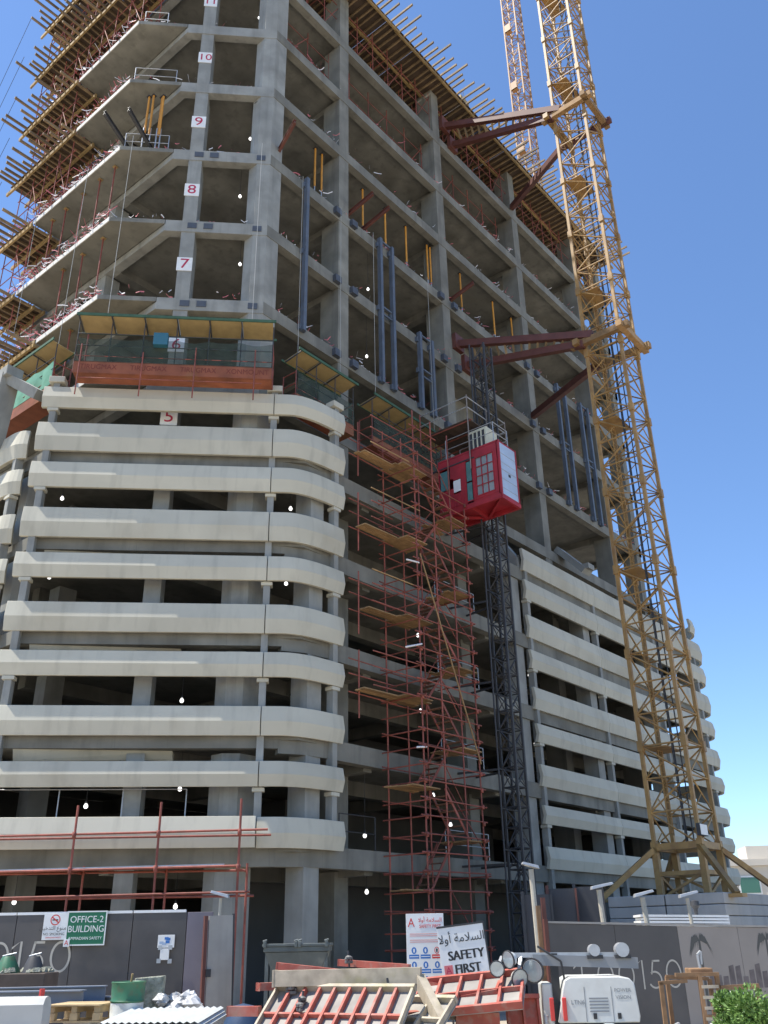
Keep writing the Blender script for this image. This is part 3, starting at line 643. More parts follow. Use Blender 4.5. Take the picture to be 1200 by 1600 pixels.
for y in (0, CV / 2, CV): bar('underframe_beam', (0, y, .02), (CU, y, .02), .12, .18, RCG, CAGE)
for x in (0, CU): bar('underframe_beam', (x, 0, .03), (x, CV, .03), .12, .2, RCG, CAGE)
bar('underframe_brace', (0, 0, .0), (CU, CV / 2, .0), .1, .12, RCG, CAGE); bar('underframe_brace', (0, CV, .0), (CU, CV / 2, .0), .1, .12, RCG, CAGE)
CRM = mat('cream_paint', (.62, .60, .46), .6, .1, 2.)
mc = MB().box((.35, .75, CH + .05), (1.25, 1.75, CH + 1.15)).build('motor_housing', CRM, CAGE, bevel=.03)
for i in range(4): MB().box((.34 - .01, .85 + .22 * i, CH + .15), (.345, .98 + .22 * i, CH + 1.0)).build('vent', DKST, mc)
for x, y in ((.2, .3), (1.35, .3), (1.35, 2.9), (.2, 2.9)): pipe('roof_post', (x, y, CH), (x, y, CH + 1.1), .02, GALV, CAGE)
for z in (.6, 1.1):
    for a, b in (((.2, .3), (1.35, .3)), ((1.35, .3), (1.35, 2.9)), ((.2, 2.9), (.2, .3))): pipe('roof_rail', (*a, CH + z), (*b, CH + z), .018, GALV, CAGE)
RST0 = mat('dull_tube', (.22, .19, .17), .7, .3, 4.)
for i in range(7): bar('stiffener', (-.008, 1.85 + .19 * i, .24), (-.008, 1.85 + .19 * i, .86), .02, .03, RCG, CAGE)
bar('door_rail', (-.012, 1.25, 2.36), (-.012, 3.15, 2.36), .03, .06, DKST, CAGE); bar('kick_rail', (-.01, .1, .3), (-.01, 3.2, .3), .02, .05, RCG, CAGE)
for z in (.5, .95, 1.75, 2.2): bar('panel_rib', (.06, -.008, z), (1.4, -.008, z), .012, .012, GALV, CAGE)
# landing platform above the cage
LP = thing('hoist_platform', 'steel-railed brown working platform above the hoist cage', 'platform', (9.0, -3.1, 23.5))
for i in range(7): bar('plank', (.05 + .0, .15 + i * .36, 0), (3.1, .15 + i * .36, 0), .34, .05, PLY, LP)
for x in (0, 1.6, 3.2):
    for y in (0, 2.7): pipe('standard', (x, y, -.5 if x > 0 or y > 0 else -2.6), (x, y, 1.25), .03, RST0 if y == 0 else RED, LP)
for z in (.6, 1.15):
    for a, b in (((0, 0), (3.2, 0)), ((3.2, 0), (3.2, 2.7)), ((0, 0), (0, 2.7))): pipe('rail', (*a, z), (*b, z), .025, GALV, LP)
for x in (.1, 1.1, 2.1, 3.1): pipe('joist', (x, -.15, -.08), (x, 3.6, -.08), .03, RED, LP)
# ------------------------------------------------------------------ stair scaffold tower
SX0, SX1, SY0, SY1 = 5.5, 9.0, -2.6, -.95
ST = thing('scaffold_stair_tower', 'red tube scaffold stair tower with timber decks in the open bay', 'scaffold', (SX0, SY0, 0))
DX, DY = SX1 - SX0, SY1 - SY0; TOP = 22.0
for x in (0, 1.25, 2.45, DX):
    for y in (0, DY): pipe('standard', (x, y, 0), (x, y, TOP + rnd.uniform(-.2, .6) - (3.2 if x == DX else 0)), .032, RED, ST)
z = .6; i = 0
while z < TOP:
    j = rnd.uniform(-.05, .05); hi = z > 19.5
    pipe('ledger', (-.035, -.25, z + j), (-.035, DY + .25, z + j), .026, RED, ST); 
    pipe('ledger', (-.3, -.035, z + .06), ((DX if not hi else 1.3) + .25, -.035, z + .06 + j), .026, RED, ST)
    if i % 2 == 0:
        if not hi: pipe('ledger', (DX + .035, -.2, z), (DX + .035, DY + .2, z), .026, RED, ST)
        pipe('ledger', (-.3, DY + .035, z + .06), (DX if not hi else 1.3, DY + .035, z + .06), .026, RED, ST)
    for x in (0, DX):
        if not (hi and x): pipe('coupler', (x, -.05, z - .06), (x, -.05, z + .1), .055, RED, ST)
    z += .6; i += 1
DECKS = [3.68, 7.1, 10.3, 13.4, 16.75, 20.0]
def deck(x0, x1, y0, y1, z, along='x'):
    n = max(2, int((y1 - y0) / .25)); w = (y1 - y0) / n
    for i in range(n):
        e0, e1 = rnd.uniform(-.3, .1), rnd.uniform(-.1, .25); bar('plank', (x0 + e0, y0 + (i + .5) * w, z + rnd.uniform(0, .03)), (x1 + e1, y0 + (i + .5) * w, z + rnd.uniform(0, .03)), w - .015, .045, PLANK, ST)
TREAD = mat('rusty_tread', (.20, .10, .06), .8, .3, 4.)
def flight(xa, za, xb, zb, y0, y1):
    n = int(abs(zb - za) / .22)
    for y in (y0, y1): bar('stringer', (xa, y, za), (xb, y, zb), .03, .10, RED, ST)
    for i in range(1, n):
        f = i / n; x = xa + (xb - xa) * f; zz = za + (zb - za) * f; bar('tread', (x, y0 + .03, zz), (x, y1 - .03, zz), .22, .03, TREAD, ST)
    pipe('handrail', (xa, y0, za + .9), (xb, y0, zb + .9), .02, RED, ST)
for i, z in enumerate(DECKS):
    deck(-.1, 1.25, .35, DY - .1, z)
    if i < len(DECKS) - 1:
        zm = (z + DECKS[i + 1]) / 2
        deck(DX - .8, DX + .15, .05, DY - .05, zm)
        flight(1.3, z, DX - .8, zm, DY * .5 + .05, DY - .08); flight(1.3, DECKS[i + 1], DX - .8, zm, .08, DY * .5 - .05)
    if i >= 2:                        # gangway to the slab on the left
        for y in (.95, 1.22): bar('plank', (-2.1 + rnd.uniform(-.3, .3), y, z - .02), (-.15, y, z + .02), .24, .045, PLANK, ST)
        for x in (-2.0,): pipe('standard', (x, 1.3, z - 1.0), (x, 1.3, z + 1.5), .028, RED, ST)
        for h in (-.12, .55, 1.1): pipe('ledger', (-2.6, .1, z + h), (.3, .0, z + h), .024, RED if rnd.random() < .7 else PLANK, ST); pipe('ledger', (-2.5, 1.35, z + h), (.2, 1.35, z + h), .024, RED, ST)
pipe('long_brace', (.1, -.08, 15.9), (DX, -.08, 8.2), .03, PLANK, ST)
for z in (1.2, 5.0, 9.2, 13.0, 17.5): pipe('brace', (DX + .06, 0, z), (DX + .06, DY, z + 2.6), .024, RED, ST)
for p, q in (((-.9, -.2, 15.3), (.05, -.05, 15.5)), ((-1.1, -.2, 11.8), (.05, -.05, 12.2)), ((-.5, -.1, 8.3), (.1, -.06, 8.4))): pipe('loose_pole', p, q, .035, TAPEW, ST)
# ------------------------------------------------------------------ scaffold in front of the lowest band
FRM = Matrix.Rotation(math.atan2(RW.y, RW.x), 4, 'Z')
RZ = math.atan2(RW.y, RW.x)
def G(px, py, depth): return at(px, py, depth)
def ground_at(px, depth): p = at(px, 1500, depth); return Vector((p.x, p.y, 0))
base = ground_at(0, 27.9)
LS = thing('tube_scaffold', 'red tube scaffold between the left hoarding and the lowest band', 'scaffold', base, RZ)
PXM = 27.9 / 1552
zs = lambda py: at(150, py, 27.9).z
for px, top in ((92, 1258), (230, 1255), (363, 1252)):
    x = (px - 0) * PXM; pipe('standard', (x, 0, 0), (x, 0, zs(top)), .036, RED, LS); pipe('standard', (x + .15, .75, 0), (x + .15, .75, zs(1350)), .036, RED, LS)
    for py in (1305, 1360): pipe('coupler', (x, -.05, zs(py) - .08), (x, -.05, zs(py) + .1), .06, RED, LS)
    pipe('transom', (x, -.1, zs(1362)), (x + .1, 1.0, zs(1362)), .03, RED, LS)
for py, x0, x1 in ((1305, -3.0, 7.35), (1361, -3, 6.6), (1402, -3, 6.9)):
    pipe('ledger', (x0, -.04, zs(py)), (x1, -.04, zs(py - 4)), .034, RED, LS); pipe('ledger', (x0, .79, zs(py) + .02), (x1, .79, zs(py)), .034, RED, LS)
for i in range(3): bar('plank', (-2.5, .15 + .27 * i, zs(1364) + .1), (6.1, .15 + .27 * i, zs(1360) + .1), .24, .05, PLANK if i else GALV, LS)
# ------------------------------------------------------------------ work lights
LPX = [(375, 307, 'c', 1.6, 'on the eighth floor left of the corner column'), (375, 413, 'c', 1.6, 'on the seventh floor left of the corner column'), (97, 779, 'c', 1.6, 'below the third cladding band at the far left'), (77, 902, 'c', 1.6, 'below the fifth cladding band at the far left'), (454, 795, 'c', 1.4, 'under the third curved band'), (447, 912, 'c', 1.4, 'under the fifth curved band'), (284, 1095, 'c', 1.6, 'just above the eighth straight band'), (134, 1260, 'c', 1.4, 'above the lowest band, left one of two'), (281, 1233, 'c', 1.4, 'above the lowest band, right one of two'), (405, 28, 'c', 1.6, 'on the eleventh floor of the cut corner'), (391, 217, 'c', 1.6, 'on the ninth floor beside two orange props'),
       (570, 1306, 'y', .2, 'beside the lowest curved band'), (573, 1394, 'y', .4, 'in the dark ground floor left of the stair tower'), (575, 452, 'y', 1.8, 'on the eighth floor right of the second column'), (573, 557, 'y', 1.8, 'on the seventh floor right of the second column'), (653, 993, 'y', -.3, 'behind the stair tower, topmost of four'), (657, 1111, 'y', -.3, 'behind the stair tower, second from the top'), (677, 1243, 'y', -.3, 'behind the stair tower, third from the top'), (704, 1289, 'y', -.3, 'behind the stair tower, lowest of four'), (820, 962, 'y', -.3, 'at the left end of the right bands, topmost'), (827, 1055, 'y', -.3, 'at the left end of the right bands, middle'), (836, 1163, 'y', -.3, 'at the left end of the right bands, lowest'), (22, 1410, 'c', 2.0, 'in the ground floor at the far left'), (274, 1417, 'c', 1.8, 'in the ground floor above the left hoarding')]
for px, py, k, v, lab in LPX:
    p = on_ch(px, py, v) if k == 'c' else on_y(px, py, v)
    ceil_ = min([z for z in LV.values() if z > p.z + .35] or [p.z + 2]) - .23
    t = thing('work_light', 'bare white bulb hanging ' + lab, 'lamp', (p.x, p.y, p.z), 0, 'hanging work lights')
    s = MB(); s.lathe([(.0, -.075), (.045, -.06), (.07, -.02), (.068, .03), (.04, .075), (.03, .1)], 10).build('bulb', BULB, t, smooth=True)
    MB().lathe([(.032, .095), (.035, .17), (.0, .18)], 8).build('socket', DKST, t); pipe('flex', (0, 0, .17), (0, 0, max(.3, ceil_ - p.z)), .008, DKST, t)
# ------------------------------------------------------------------ foreground: helpers in the camera's level frame (x to the right, y away)
KX = 1552.0
def rx(px, py, d): return (at(px, py, d) - CAM).dot(RW)
def hz(px, py, d): return at(px, py, d).z
def fg(name, label, cat, px, d, turn=0., group=None):
    p = at(px, 1467, d); return thing(name, label, cat, (p.x, p.y, 0), RZ + turn, group)
def quad(name, pts, m, parent, th=.01):           # flat sheet in the local x-z plane, facing -y
    (x0, z0), (x1, z1), y = pts; return MB().box((x0, y, z0), (x1, y + th, z1)).build(name, m, parent)
HG = mat('hoarding_grey', (.085, .078, .075), .55, .3, .7, dirt=.5, dcol=(.16, .14, .12)); HG2 = mat('hoarding_mauve', (.17, .15, .175), .6, .12, 1.)
HG3 = mat('hoarding_beige', (.30, .265, .235), .65, .15, .7); PALM = mat('palm_print', (.085, .085, .078), .7); PRN = mat('skyline_print', (.15, .125, .12), .7, .4, 4.); TXT = mat('hoarding_lettering', (.46, .43, .37), .6)
BLUE = mat('sign_blue', (.03, .16, .48), .5); GRN = mat('sign_green', (.015, .16, .075), .5); BLK = mat('sign_black', (.03, .03, .03), .6); REDS = mat('sign_red', (.62, .05, .04), .5)
TX = (math.pi / 2, 0, 0)
# left hoarding
D = 25.0; H0 = fg('site_hoarding', 'dark grey left hoarding with pale thin digits and signs', 'hoarding', 0, D); sc = D / KX
hx = lambda px: rx(px, 1467, D) - rx(0, 1467, D); hh = lambda py, px=150: hz(px, py, D)
edges = [-70, 22, 113, 205, 290, 331]
for i in range(5): MB().box((hx(edges[i]) + .008, 0, .05), (hx(edges[i + 1]) - .008, .06, hh(1428))).build('hoarding_panel', HG2 if i == 4 else HG, H0, bevel=.006)
for i in range(4): MB().box((hx(edges[i]), -.01, hh(1428) + .002), (hx(edges[i + 1]) - .04, .07, hh(1425) + .02)).build('top_rail', WHT, H0)
for px in (20, 110, 205, 300): bar('back_post', (hx(px), .12, 0), (hx(px), .12, hh(1430)), .1, .1, DKST, H0)
def ring(cx, cz, rx_, rz_, w, a0=0, a1=360, n=28, y=-.006):
    b = MB(); vs = []
    for i in range(n + 1):
        a = R_(a0 + (a1 - a0) * i / n)
        for k in (1, 0): vs += [(cx + (rx_ - k * w) * math.cos(a), y, cz + (rz_ - k * w) * math.sin(a))]
    b.add(vs, [(2 * i, 2 * i + 1, 2 * i + 3, 2 * i + 2) for i in range(n)]); return b
def digits(parent, x, z, h, s, m, y=-.006, w=.055):
    for c in s:
        if c == '0': ring(x + h * .36, z + h / 2, h * .36, h / 2, w, y=y).build('digit', m, parent); x += h * .92
        elif c == '1': MB().add([(x + .1, y, z), (x + .1 + w, y, z), (x + .1 + w, y, z + h), (x + .1, y, z + h), (x - .1, y, z + h * .82), (x - .1, y, z + h * .82 - w)], [(0, 1, 2, 3), (3, 4, 5)]).build('digit', m, parent); x += h * .45
        elif c == '5':
            b = ring(x + h * .26, z + h * .31, h * .32, h * .31, w, -150, 125, y=y); b.add([(x + .06, y, z + h * .5), (x + .06 + w, y, z + h * .5), (x + .13 + w, y, z + h), (x + .13, y, z + h)], [(0, 1, 2, 3)]); b.add([(x + .13, y, z + h - w), (x + h * .55, y, z + h - w), (x + h * .55, y, z + h), (x + .13, y, z + h)], [(0, 1, 2, 3)]); b.build('digit', m, parent); x += h * .78
        else: x += h * .4
digits(H0, hx(-14), hh(1519), .72, '0150', TXT)
# safety signs on the left hoarding
def bold_text(t, body, size, m, xz):
    for k, dx in enumerate((-.012, 0, .012)): text_mesh('lettering', body, size, m, t, (xz[0] + dx, -.014 - .0006 * k, xz[1]), TX, .002, sx=.92)
def sign(name, label, px0, px1, py0, py1, d, m, turn=0., group='site safety signs', border=None):
    t = fg(name, label, 'sign', (px0 + px1) / 2, d, turn, group); w = (rx(px1, 1467, d) - rx(px0, 1467, d)) / 2; z0, z1 = hz(px0, py1, d), hz(px0, py0, d)
    MB().box((-w, -.012, z0), (w, .012, z1)).build('board', m, t, bevel=.003)
    if border:
        for a, b in (((-w, z0), (w, z0 + .03)), ((-w, z1 - .03), (w, z1)), ((-w, z0 + .03), (-w + .03, z1 - .03)), ((w - .03, z0 + .03), (w, z1 - .03))): quad('border', (a, b, -.0165), border, t, .004)
    return t, w, z0, z1
AR_SAFE = '\uFEFB\uFEED\uFE83 \uFE94\uFEE3\uFEFC\uFEB4\uFEDF\uFE8D'; AR_SMOKE = '\uFEE6\uFEF4\uFEA7\uFEAA\uFE98\uFEDF\uFE8D \uFEC9\uFEEE\uFEE8\uFEE4\uFEE3'
t, w, z0, z1 = sign('no_smoking_sign', 'white no smoking sign on the left hoarding', 65, 101.5, 1427, 1469, D - .08, WHT)
zc = z0 + (z1 - z0) * .74; ring(0, zc, .125, .125, .025, y=-.016).build('prohibition_ring', REDS, t); MB().add([(-.1, -.016, zc + .06), (-.08, -.016, zc + .08), (.1, -.016, zc - .06), (.08, -.016, zc - .08)], [(0, 3, 2, 1)]).build('prohibition_bar', REDS, t); MB().box((-.08, -.0155, zc - .015), (.07, -.014, zc + .015)).build('cigarette', BLK, t)
text_mesh('lettering', AR_SMOKE, .13, BLK, t, (0, -.015, z0 + .27), TX, .001); text_mesh('lettering', 'NO SMOKING', .085, BLK, t, (0, -.015, z0 + .13), TX, .001); text_mesh('lettering', 'AMMADIAN SAFETY', .045, REDS, t, (0, -.015, z0 + .05), TX, .001)
t, w, z0, z1 = sign('building_sign', 'green OFFICE-2 BUILDING sign with white border', 101.5, 164, 1424, 1478, D - .09, GRN, border=WHT)
text_mesh('lettering', 'OFFICE-2', .215, WHT, t, (0, -.015, z1 - .2), TX, .002, sx=.98); text_mesh('lettering', 'BUILDING', .215, WHT, t, (0, -.015, z1 - .42), TX, .002, sx=.95); text_mesh('lettering', 'AMMADIAN SAFETY', .095, WHT, t, (0, -.015, z1 - .63), TX, .002)
MB().box((-w - .02, -.03, z0 - .02), (-w + .13, -.018, z0 + .15)).build('badge', WHT, t); text_mesh('badge_letter', 'A', .16, REDS, t, (-w + .055, -.032, z0 + .065), TX, .001)
t, w, z0, z1 = sign('paper_notice', 'blue and white paper notice on the left hoarding', 247, 273, 1461, 1481, D - .07, WHT, group='paper notices on the left hoarding')
for i in range(6): a = rnd.uniform(-w, w * .5); c = rnd.uniform(z0 + .03, z1 - .1); quad('printed_patch', ((a, c), (a + .1, c + .06), -.0135 - i * .0004), BLUE if i % 2 else mat('pale_blue_print', (.35, .45, .6), .6), t, .001)
t, w, z0, z1 = sign('paper_notice', 'small plain white paper taped under the blue notice', 252, 266, 1482, 1500, D - .07, WHT, group='paper notices on the left hoarding')
for a, c in ((-w - .07, z0 - .07), (w - .02, z0 - .08), (-w - .06, z1 - .03), (w - .03, z1 - .03)): quad('tape_strip', ((a, c), (a + .1, c + .1), -.016), GALV, t, .003)
# gate leaf
t = fg('gate_leaf', 'pale grey gate leaf standing ajar beside the left hoarding', 'gate', 348, 24.4, R_(32)); h1 = hz(348, 1431, 24.4)
GTE = mat('gate_board', (.36, .335, .30), .8, .15, 1.5, streak=.3)
MB().add([(-.34, 0, .12), (.34, 0, .02), (.34, .05, .02), (-.34, .05, .12), (-.38, 0, h1), (.24, 0, h1 + .02), (.24, .05, h1 + .02), (-.38, .05, h1)], UF).build('gate_panel', GTE, t); bar('gate_frame', (-.42, .03, .05), (-.46, .03, h1), .08, .1, REDB, t); bar('gate_frame', (.36, .04, .03), (.27, .04, h1 + .05), .05, .06, DKST, t)
MB().box((-.40, -.06, 1.45), (-.28, 0, 1.62)).build('latch', DKST, t)
# floodlight on the hoarding corner
def pole_lamp(label, px, pt, pb, d, lean=0., head=.36, pr=.06, m=None, name='pole_lamp', side=1):
    t = fg(name, label, 'lamp', px, d, 0, 'pole lamps along the hoardings'); z1, zb = hz(px, pt, d), 0
    MB().tube((0, 0, 0), (lean, 0, z1), pr, 8).build('pole', m or mat('weathered_pole', (.46, .42, .34), .7, .15, 3.), t, smooth=True)
    hd = MB().add([(lean + side * x, y, z1 + z) for x, y, z in ((-.22, -.12, .0), (head, -.14, .13), (head, .14, .13), (-.22, .12, .0), (-.2, -.11, .09), (head - .03, -.13, .19), (head - .03, .13, .19), (-.2, .11, .09))], UF if side > 0 else [f[::-1] for f in UF]).build('lamp_head', GALV, t, bevel=.01)
    MB().add([(lean + side * x, y, z1 + z - .004) for x, y, z in ((-.1, -.09, .03), (head - .06, -.11, .118), (head - .06, .11, .118), (-.1, .09, .03))], [(3, 2, 1, 0)]).build('lens', WHT, hd)
    return t
pole_lamp('small floodlight at the right corner of the left hoarding', 341, 1404, 0, 24.9, 0, .25, .035, side=-1)
pole_lamp('tall lamp pole left of the right hoarding', 842, 1358, 0, 26.5, -.06, .25, .07, side=-1)
pole_lamp('leaning lamp pole left of the crane ballast', 951, 1390, 0, 27.0, -.12, .4, .07)
pole_lamp('leaning lamp pole in front of the crane ballast', 1024, 1402, 0, 26.0, -.2, .3, .07)
pole_lamp('thin lamp pole right of the crane ballast front', 1090, 1403, 0, 27.0, -.12, .3, .05)
# right hoarding
DA, DB = 23.5, 26.5
pa, pb = at(858, 1467, DA), at(1330, 1467, DB); ang = math.atan2(pb.y - pa.y, pb.x - pa.x); LH = (Vector((pb.x, pb.y)) - Vector((pa.x, pa.y))).length
H1 = thing('site_hoarding', 'right hoarding with pale digits and printed palms and skyline', 'hoarding', (pa.x, pa.y, 0), ang)
za, zb = hz(858, 1443, DA), hz(1330, 1452, DB)
hl = lambda px: LH * (px - 858) / (1330 - 858)
for i in range(5):
    a, b = LH * i / 5, LH * (i + 1) / 5; ta, tb = za + (zb - za) * i / 5, za + (zb - za) * (i + 1) / 5
    MB().add([(a + .004, 0, .03), (b - .004, 0, .03), (b - .004, .05, .03), (a + .004, .05, .03), (a + .004, 0, ta), (b - .004, 0, tb), (b - .004, .05, tb), (a + .004, .05, ta)], UF).build('hoarding_panel', HG if b < hl(1075) else HG3, H1, bevel=.006)
MB().bar((0, .02, za + .03), (LH, .02, zb + .03), .09, .045).build('top_rail', GTE, H1)
bar('end_post', (-.06, .02, 0), (-.06, .02, za + .1), .1, .09, REDB, H1)
digits(H1, hl(893), 1.02, .62, '1 00150', TXT, w=.04)
for px, top in ((1078, 1455), (1185, 1452)):
    x = hl(px); zt = 2.05; MB().add([(x - .04, -.005, .5), (x + .04, -.005, .5), (x + .03, -.005, zt), (x - .03, -.005, zt)], [(0, 1, 2, 3)]).build('palm_trunk_print', PALM, H1)
    b = MB()
    for i in range(15):
        a = R_(-20 + 220 * i / 14); r = rnd.uniform(.35, .5); dx, dz = math.cos(a) * r * .8, math.sin(a) * r * .45 - .12
        b.add([(x, -.0052 - i * .0001, zt), (x + dx * .55 - .03, -.0052 - i * .0001, zt + dz * .5 + .13), (x + dx, -.0052 - i * .0001, zt + dz - .22), (x + dx * .6, -.0052 - i * .0001, zt + dz * .5)], [(0, 1, 2, 3)])
    b.build('palm_crown_print', PALM, H1)
for i in range(22): x = hl(1085) + i * .2; h = rnd.uniform(.12, .55); MB().add([(x, -.004, .95), (x + .17, -.004, .95), (x + .17, -.004, 1.0 + h), (x + .02, -.004, 1.02 + h * .9)], [(0, 1, 2, 3)]).build('building_print', PRN, H1)
# two safety boards in the middle
t, w, z0, z1 = sign('safety_board', 'tall white SAFETY FIRST board with blue pictograms', 635, 694, 1428, 1540, 23.2, WHT)
for sx_ in (-1, 1): pipe('leg', (sx_ * (w - .08), .03, 0), (sx_ * (w - .08), .03, z1 - .1), .025, GALV, t)
text_mesh('logo_letter', 'A', .27, REDS, t, (-w + .12, -.014, z1 - .2), TX, .002, sx=.9); text_mesh('lettering', AR_SAFE, .125, REDS, t, (w - .32, -.014, z1 - .14), TX, .002); text_mesh('lettering', 'SAFETY FIRST', .1, REDS, t, (w - .32, -.014, z1 - .275), TX, .004, sx=.85)
for zz in (.43, .47, .56, .6): quad('text_line', ((-w + .08, z1 - zz - .012), (w - .07, z1 - zz + .006), -.0135), mat('pale_red_print', (.72, .36, .32), .6), t, .001)
for r_ in range(3):
    for c in range(3):
        x = -w + .17 + .265 * c; zc = z1 - .78 - .30 * r_; m = REDS if (r_, c) == (0, 2) else BLUE
        (ring(x, zc, .058, .072, .016, y=-.0142) if m is REDS else MB().add([(x + .058 * math.cos(i * .3927), -.0142, zc + .072 * math.sin(i * .3927)) for i in range(16)], [tuple(range(16))])).build('pictogram', m, t)
        MB().add([(x - .015, -.0148, zc - .04), (x + .015, -.0148, zc - .04), (x + .022, -.0148, zc + .02), (x, -.0148, zc + .045), (x - .022, -.0148, zc + .02)], [(0, 1, 2, 3, 4)]).build('pictogram_figure', WHT if m is BLUE else BLK, t)
        quad('caption', ((x - .115, zc - .17), (x + .115, zc - .085), -.0135), m, t, .001); quad('caption_text', ((x - .1, zc - .135), (x + .1, zc - .12), -.0146), WHT, t, .001)
t, w, z0, z1 = sign('safety_board', 'tilted white SAFETY FIRST board with black stencil letters', 700, 773, 1446, 1530, 22.6, WHT)
t.rotation_euler = (0, R_(-6), RZ); bar('top_frame', (-w, 0, z1 + .02), (w, 0, z1 + .02), .04, .04, DKST, t); bar('side_frame', (w + .015, 0, z0), (w + .015, 0, z1 + .04), .03, .04, DKST, t)
for sx_ in (-1, 1): pipe('leg', (sx_ * (w - .1), .04, -.1), (sx_ * (w - .1), .04, z1 - .05), .025, DKST, t)
text_mesh('lettering', AR_SAFE, .25, BLK, t, (.0, -.014, z1 - .25), TX, .006, sx=.95); bold_text(t, 'SAFETY', .27, BLK, (.06, z1 - .6)); bold_text(t, 'FIRST', .27, BLK, (.06, z1 - .88))
MB().box((-w + .06, -.02, z1 - .99), (-w + .25, -.013, z1 - .77)).build('badge', TAPER, t); text_mesh('badge_letter', 'A', .2, LETR, t, (-w + .155, -.022, z1 - .88), TX, .001)
# ------------------------------------------------------------------ foreground: stacked steel and clutter on the left
STB = mat('primed_steel', (.19, .215, .26), .5, .12, 2., dirt=.2)
def hbeam(label, px, py, d, L, turn, sz=.3):
    t = fg('steel_beam', label, 'steel beam', px, d, turn, 'primed steel beams'); z = hz(px, py, d); t.location.z = z - sz
    MB().box((-L / 2, -sz / 2, 0), (L / 2, sz / 2, .022)).build('flange', STB, t); MB().box((-L / 2, -sz / 2, sz - .022), (L / 2, sz / 2, sz)).build('flange', STB, t); MB().box((-L / 2, -.012, .024), (L / 2, .012, sz - .024)).build('web', STB, t); return t
hbeam('blue-grey steel beam lying at the back of the left stack', 55, 1542, 20.5, 3.1, R_(3)); hbeam('front blue-grey steel beam of the left stack', 45, 1548, 19.3, 2.4, R_(-2), .34); hbeam('lower blue-grey beam under the left stack', 60, 1572, 19.4, 2.0, R_(1), .32)
hbeam('short blue-grey steel beam left of the drum', 160, 1556, 20.8, 1.2, R_(-20), .2); hbeam('blue-grey beam behind the timber pallet', 105, 1562, 20.0, 1.0, R_(60), .24)
t = fg('barrier_block', 'rounded pale grey barrier at the lower left', 'barrier', 25, 17.2); zt = hz(25, 1558, 17.2)
BARR = mat('pale_barrier', (.46, .46, .44), .7, .1, 2., dirt=.3)
MB().sweep([(-1.6, 0), (.63, 0)], [(.0, zt - .55), (.02, zt - .12), (-.06, zt - .02), (-.18, zt), (-.3, zt - .03), (-.38, zt - .14), (-.4, zt - .55)]).build('upper_shell', BARR, t, smooth=True); MB().box((-1.6, -.05, .0), (.6, .45, zt - .56)).build('foot', BARR, t, bevel=.05); MB().box((-.5, -.06, zt - .5), (.5, -.022, zt - .42)).build('groove', mat('groove_grey', (.3, .3, .3), .8), t)
t = fg('marker_stake', 'red marker stake by the pale barrier', 'stake', 74, 18.0); MB().tube((0, 0, 0), (.03, 0, hz(74, 1545, 18)), .05, 8).build('stake', REDS, t); pipe('brace', (-.15, 0, .2), (.02, 0, .9), .03, REDS, t); t['category'] = 'stake'
t = fg('timber_pallet', 'yellowish timber pallet near the green drum', 'pallet', 143, 18.6, R_(-6)); z = hz(143, 1568, 18.6); WD = mat('pallet_wood', (.50, .37, .20), .75, .2, 4., rand=.2)
for i in range(6): bar('deck_board', (-.5, -.4 + .16 * i, z), (.5, -.4 + .16 * i, z), .145, .025, WD, t)
for x in (-.42, 0, .42): bar('stringer', (x, -.42, z - .07), (x, .44, z - .07), .1, .1, WD, t)
for x in (-.42, 0, .42):
    for y in (-.36, .36): bar('block', (x, y, z - .24), (x, y, z - .125), .14, .12, WD, t)
for y in (-.36, 0, .36): bar('bottom_board', (-.5, y, z - .26), (.5, y, z - .26), .12, .025, WD, t)
bar('packing_block', (0, 0, 0), (0, 0, z - .28), .5, .5, GALV, t)
t = fg('steel_drum', 'dented white drum with a green top band', 'drum', 208, 18.4); zt = hz(208, 1533, 18.4); DG = mat('drum_green', (.03, .13, .065), .5, .2, 4., rust=.3); DW = mat('drum_white', (.55, .56, .52), .6, .1, 3., dirt=.35, rust=.2)
R0 = .29
MB().lathe([(R0 * .98, zt - .92), (R0, zt - .9), (R0, zt - .62), (R0 + .015, zt - .6), (R0, zt - .58), (R0, zt - .34)], 24).build('drum_body', DW, t, smooth=True); MB().lathe([(R0, zt - .335), (R0 + .015, zt - .31), (R0, zt - .29), (R0 + .01, zt - .04), (R0 + .02, zt - .01), (R0 + .005, zt), (R0 - .02, zt - .03), (R0 - .025, zt - .5)], 24).build('drum_band', DG, t, smooth=True); MB().lathe([(0, zt - .5), (R0 - .03, zt - .5)], 24).build('drum_inside', DKST, t); pipe('stick', (.0, .05, zt - .48), (.05, .0, zt + .12), .02, TIMY, t); MB().lathe([(R0 * .97, 0), (R0 * .97, zt - .925)], 24).build('stand', BARR, t)
CRST = mat('crusted_concrete', (.33, .33, .26), .95, .4, 7., bump=1., dirt=.6, dcol=(.1, .12, .07))
o = MB().add([(-.22, -.2, 0), (.24, -.2, 0), (.24, .25, 0), (-.22, .25, 0), (-.24, -.2, .0 + hz(240, 1527, 19.2)), (.3, -.22, hz(240, 1524, 19.2)), (.3, .25, hz(240, 1525, 19.2)), (-.24, .25, hz(240, 1530, 19.2))], UF).build('crusted_box', CRST, bevel=.02); p = at(238, 1467, 19.2); o.location = (p.x, p.y, 0); o.rotation_euler.z = RZ + R_(8); tag(o, 'box crusted with old mortar behind the green drum', 'box')
SACK = mat('plastic_sack', (.50, .50, .49), .45, .3, 5., dirt=.5, dcol=(.1, .1, .13))
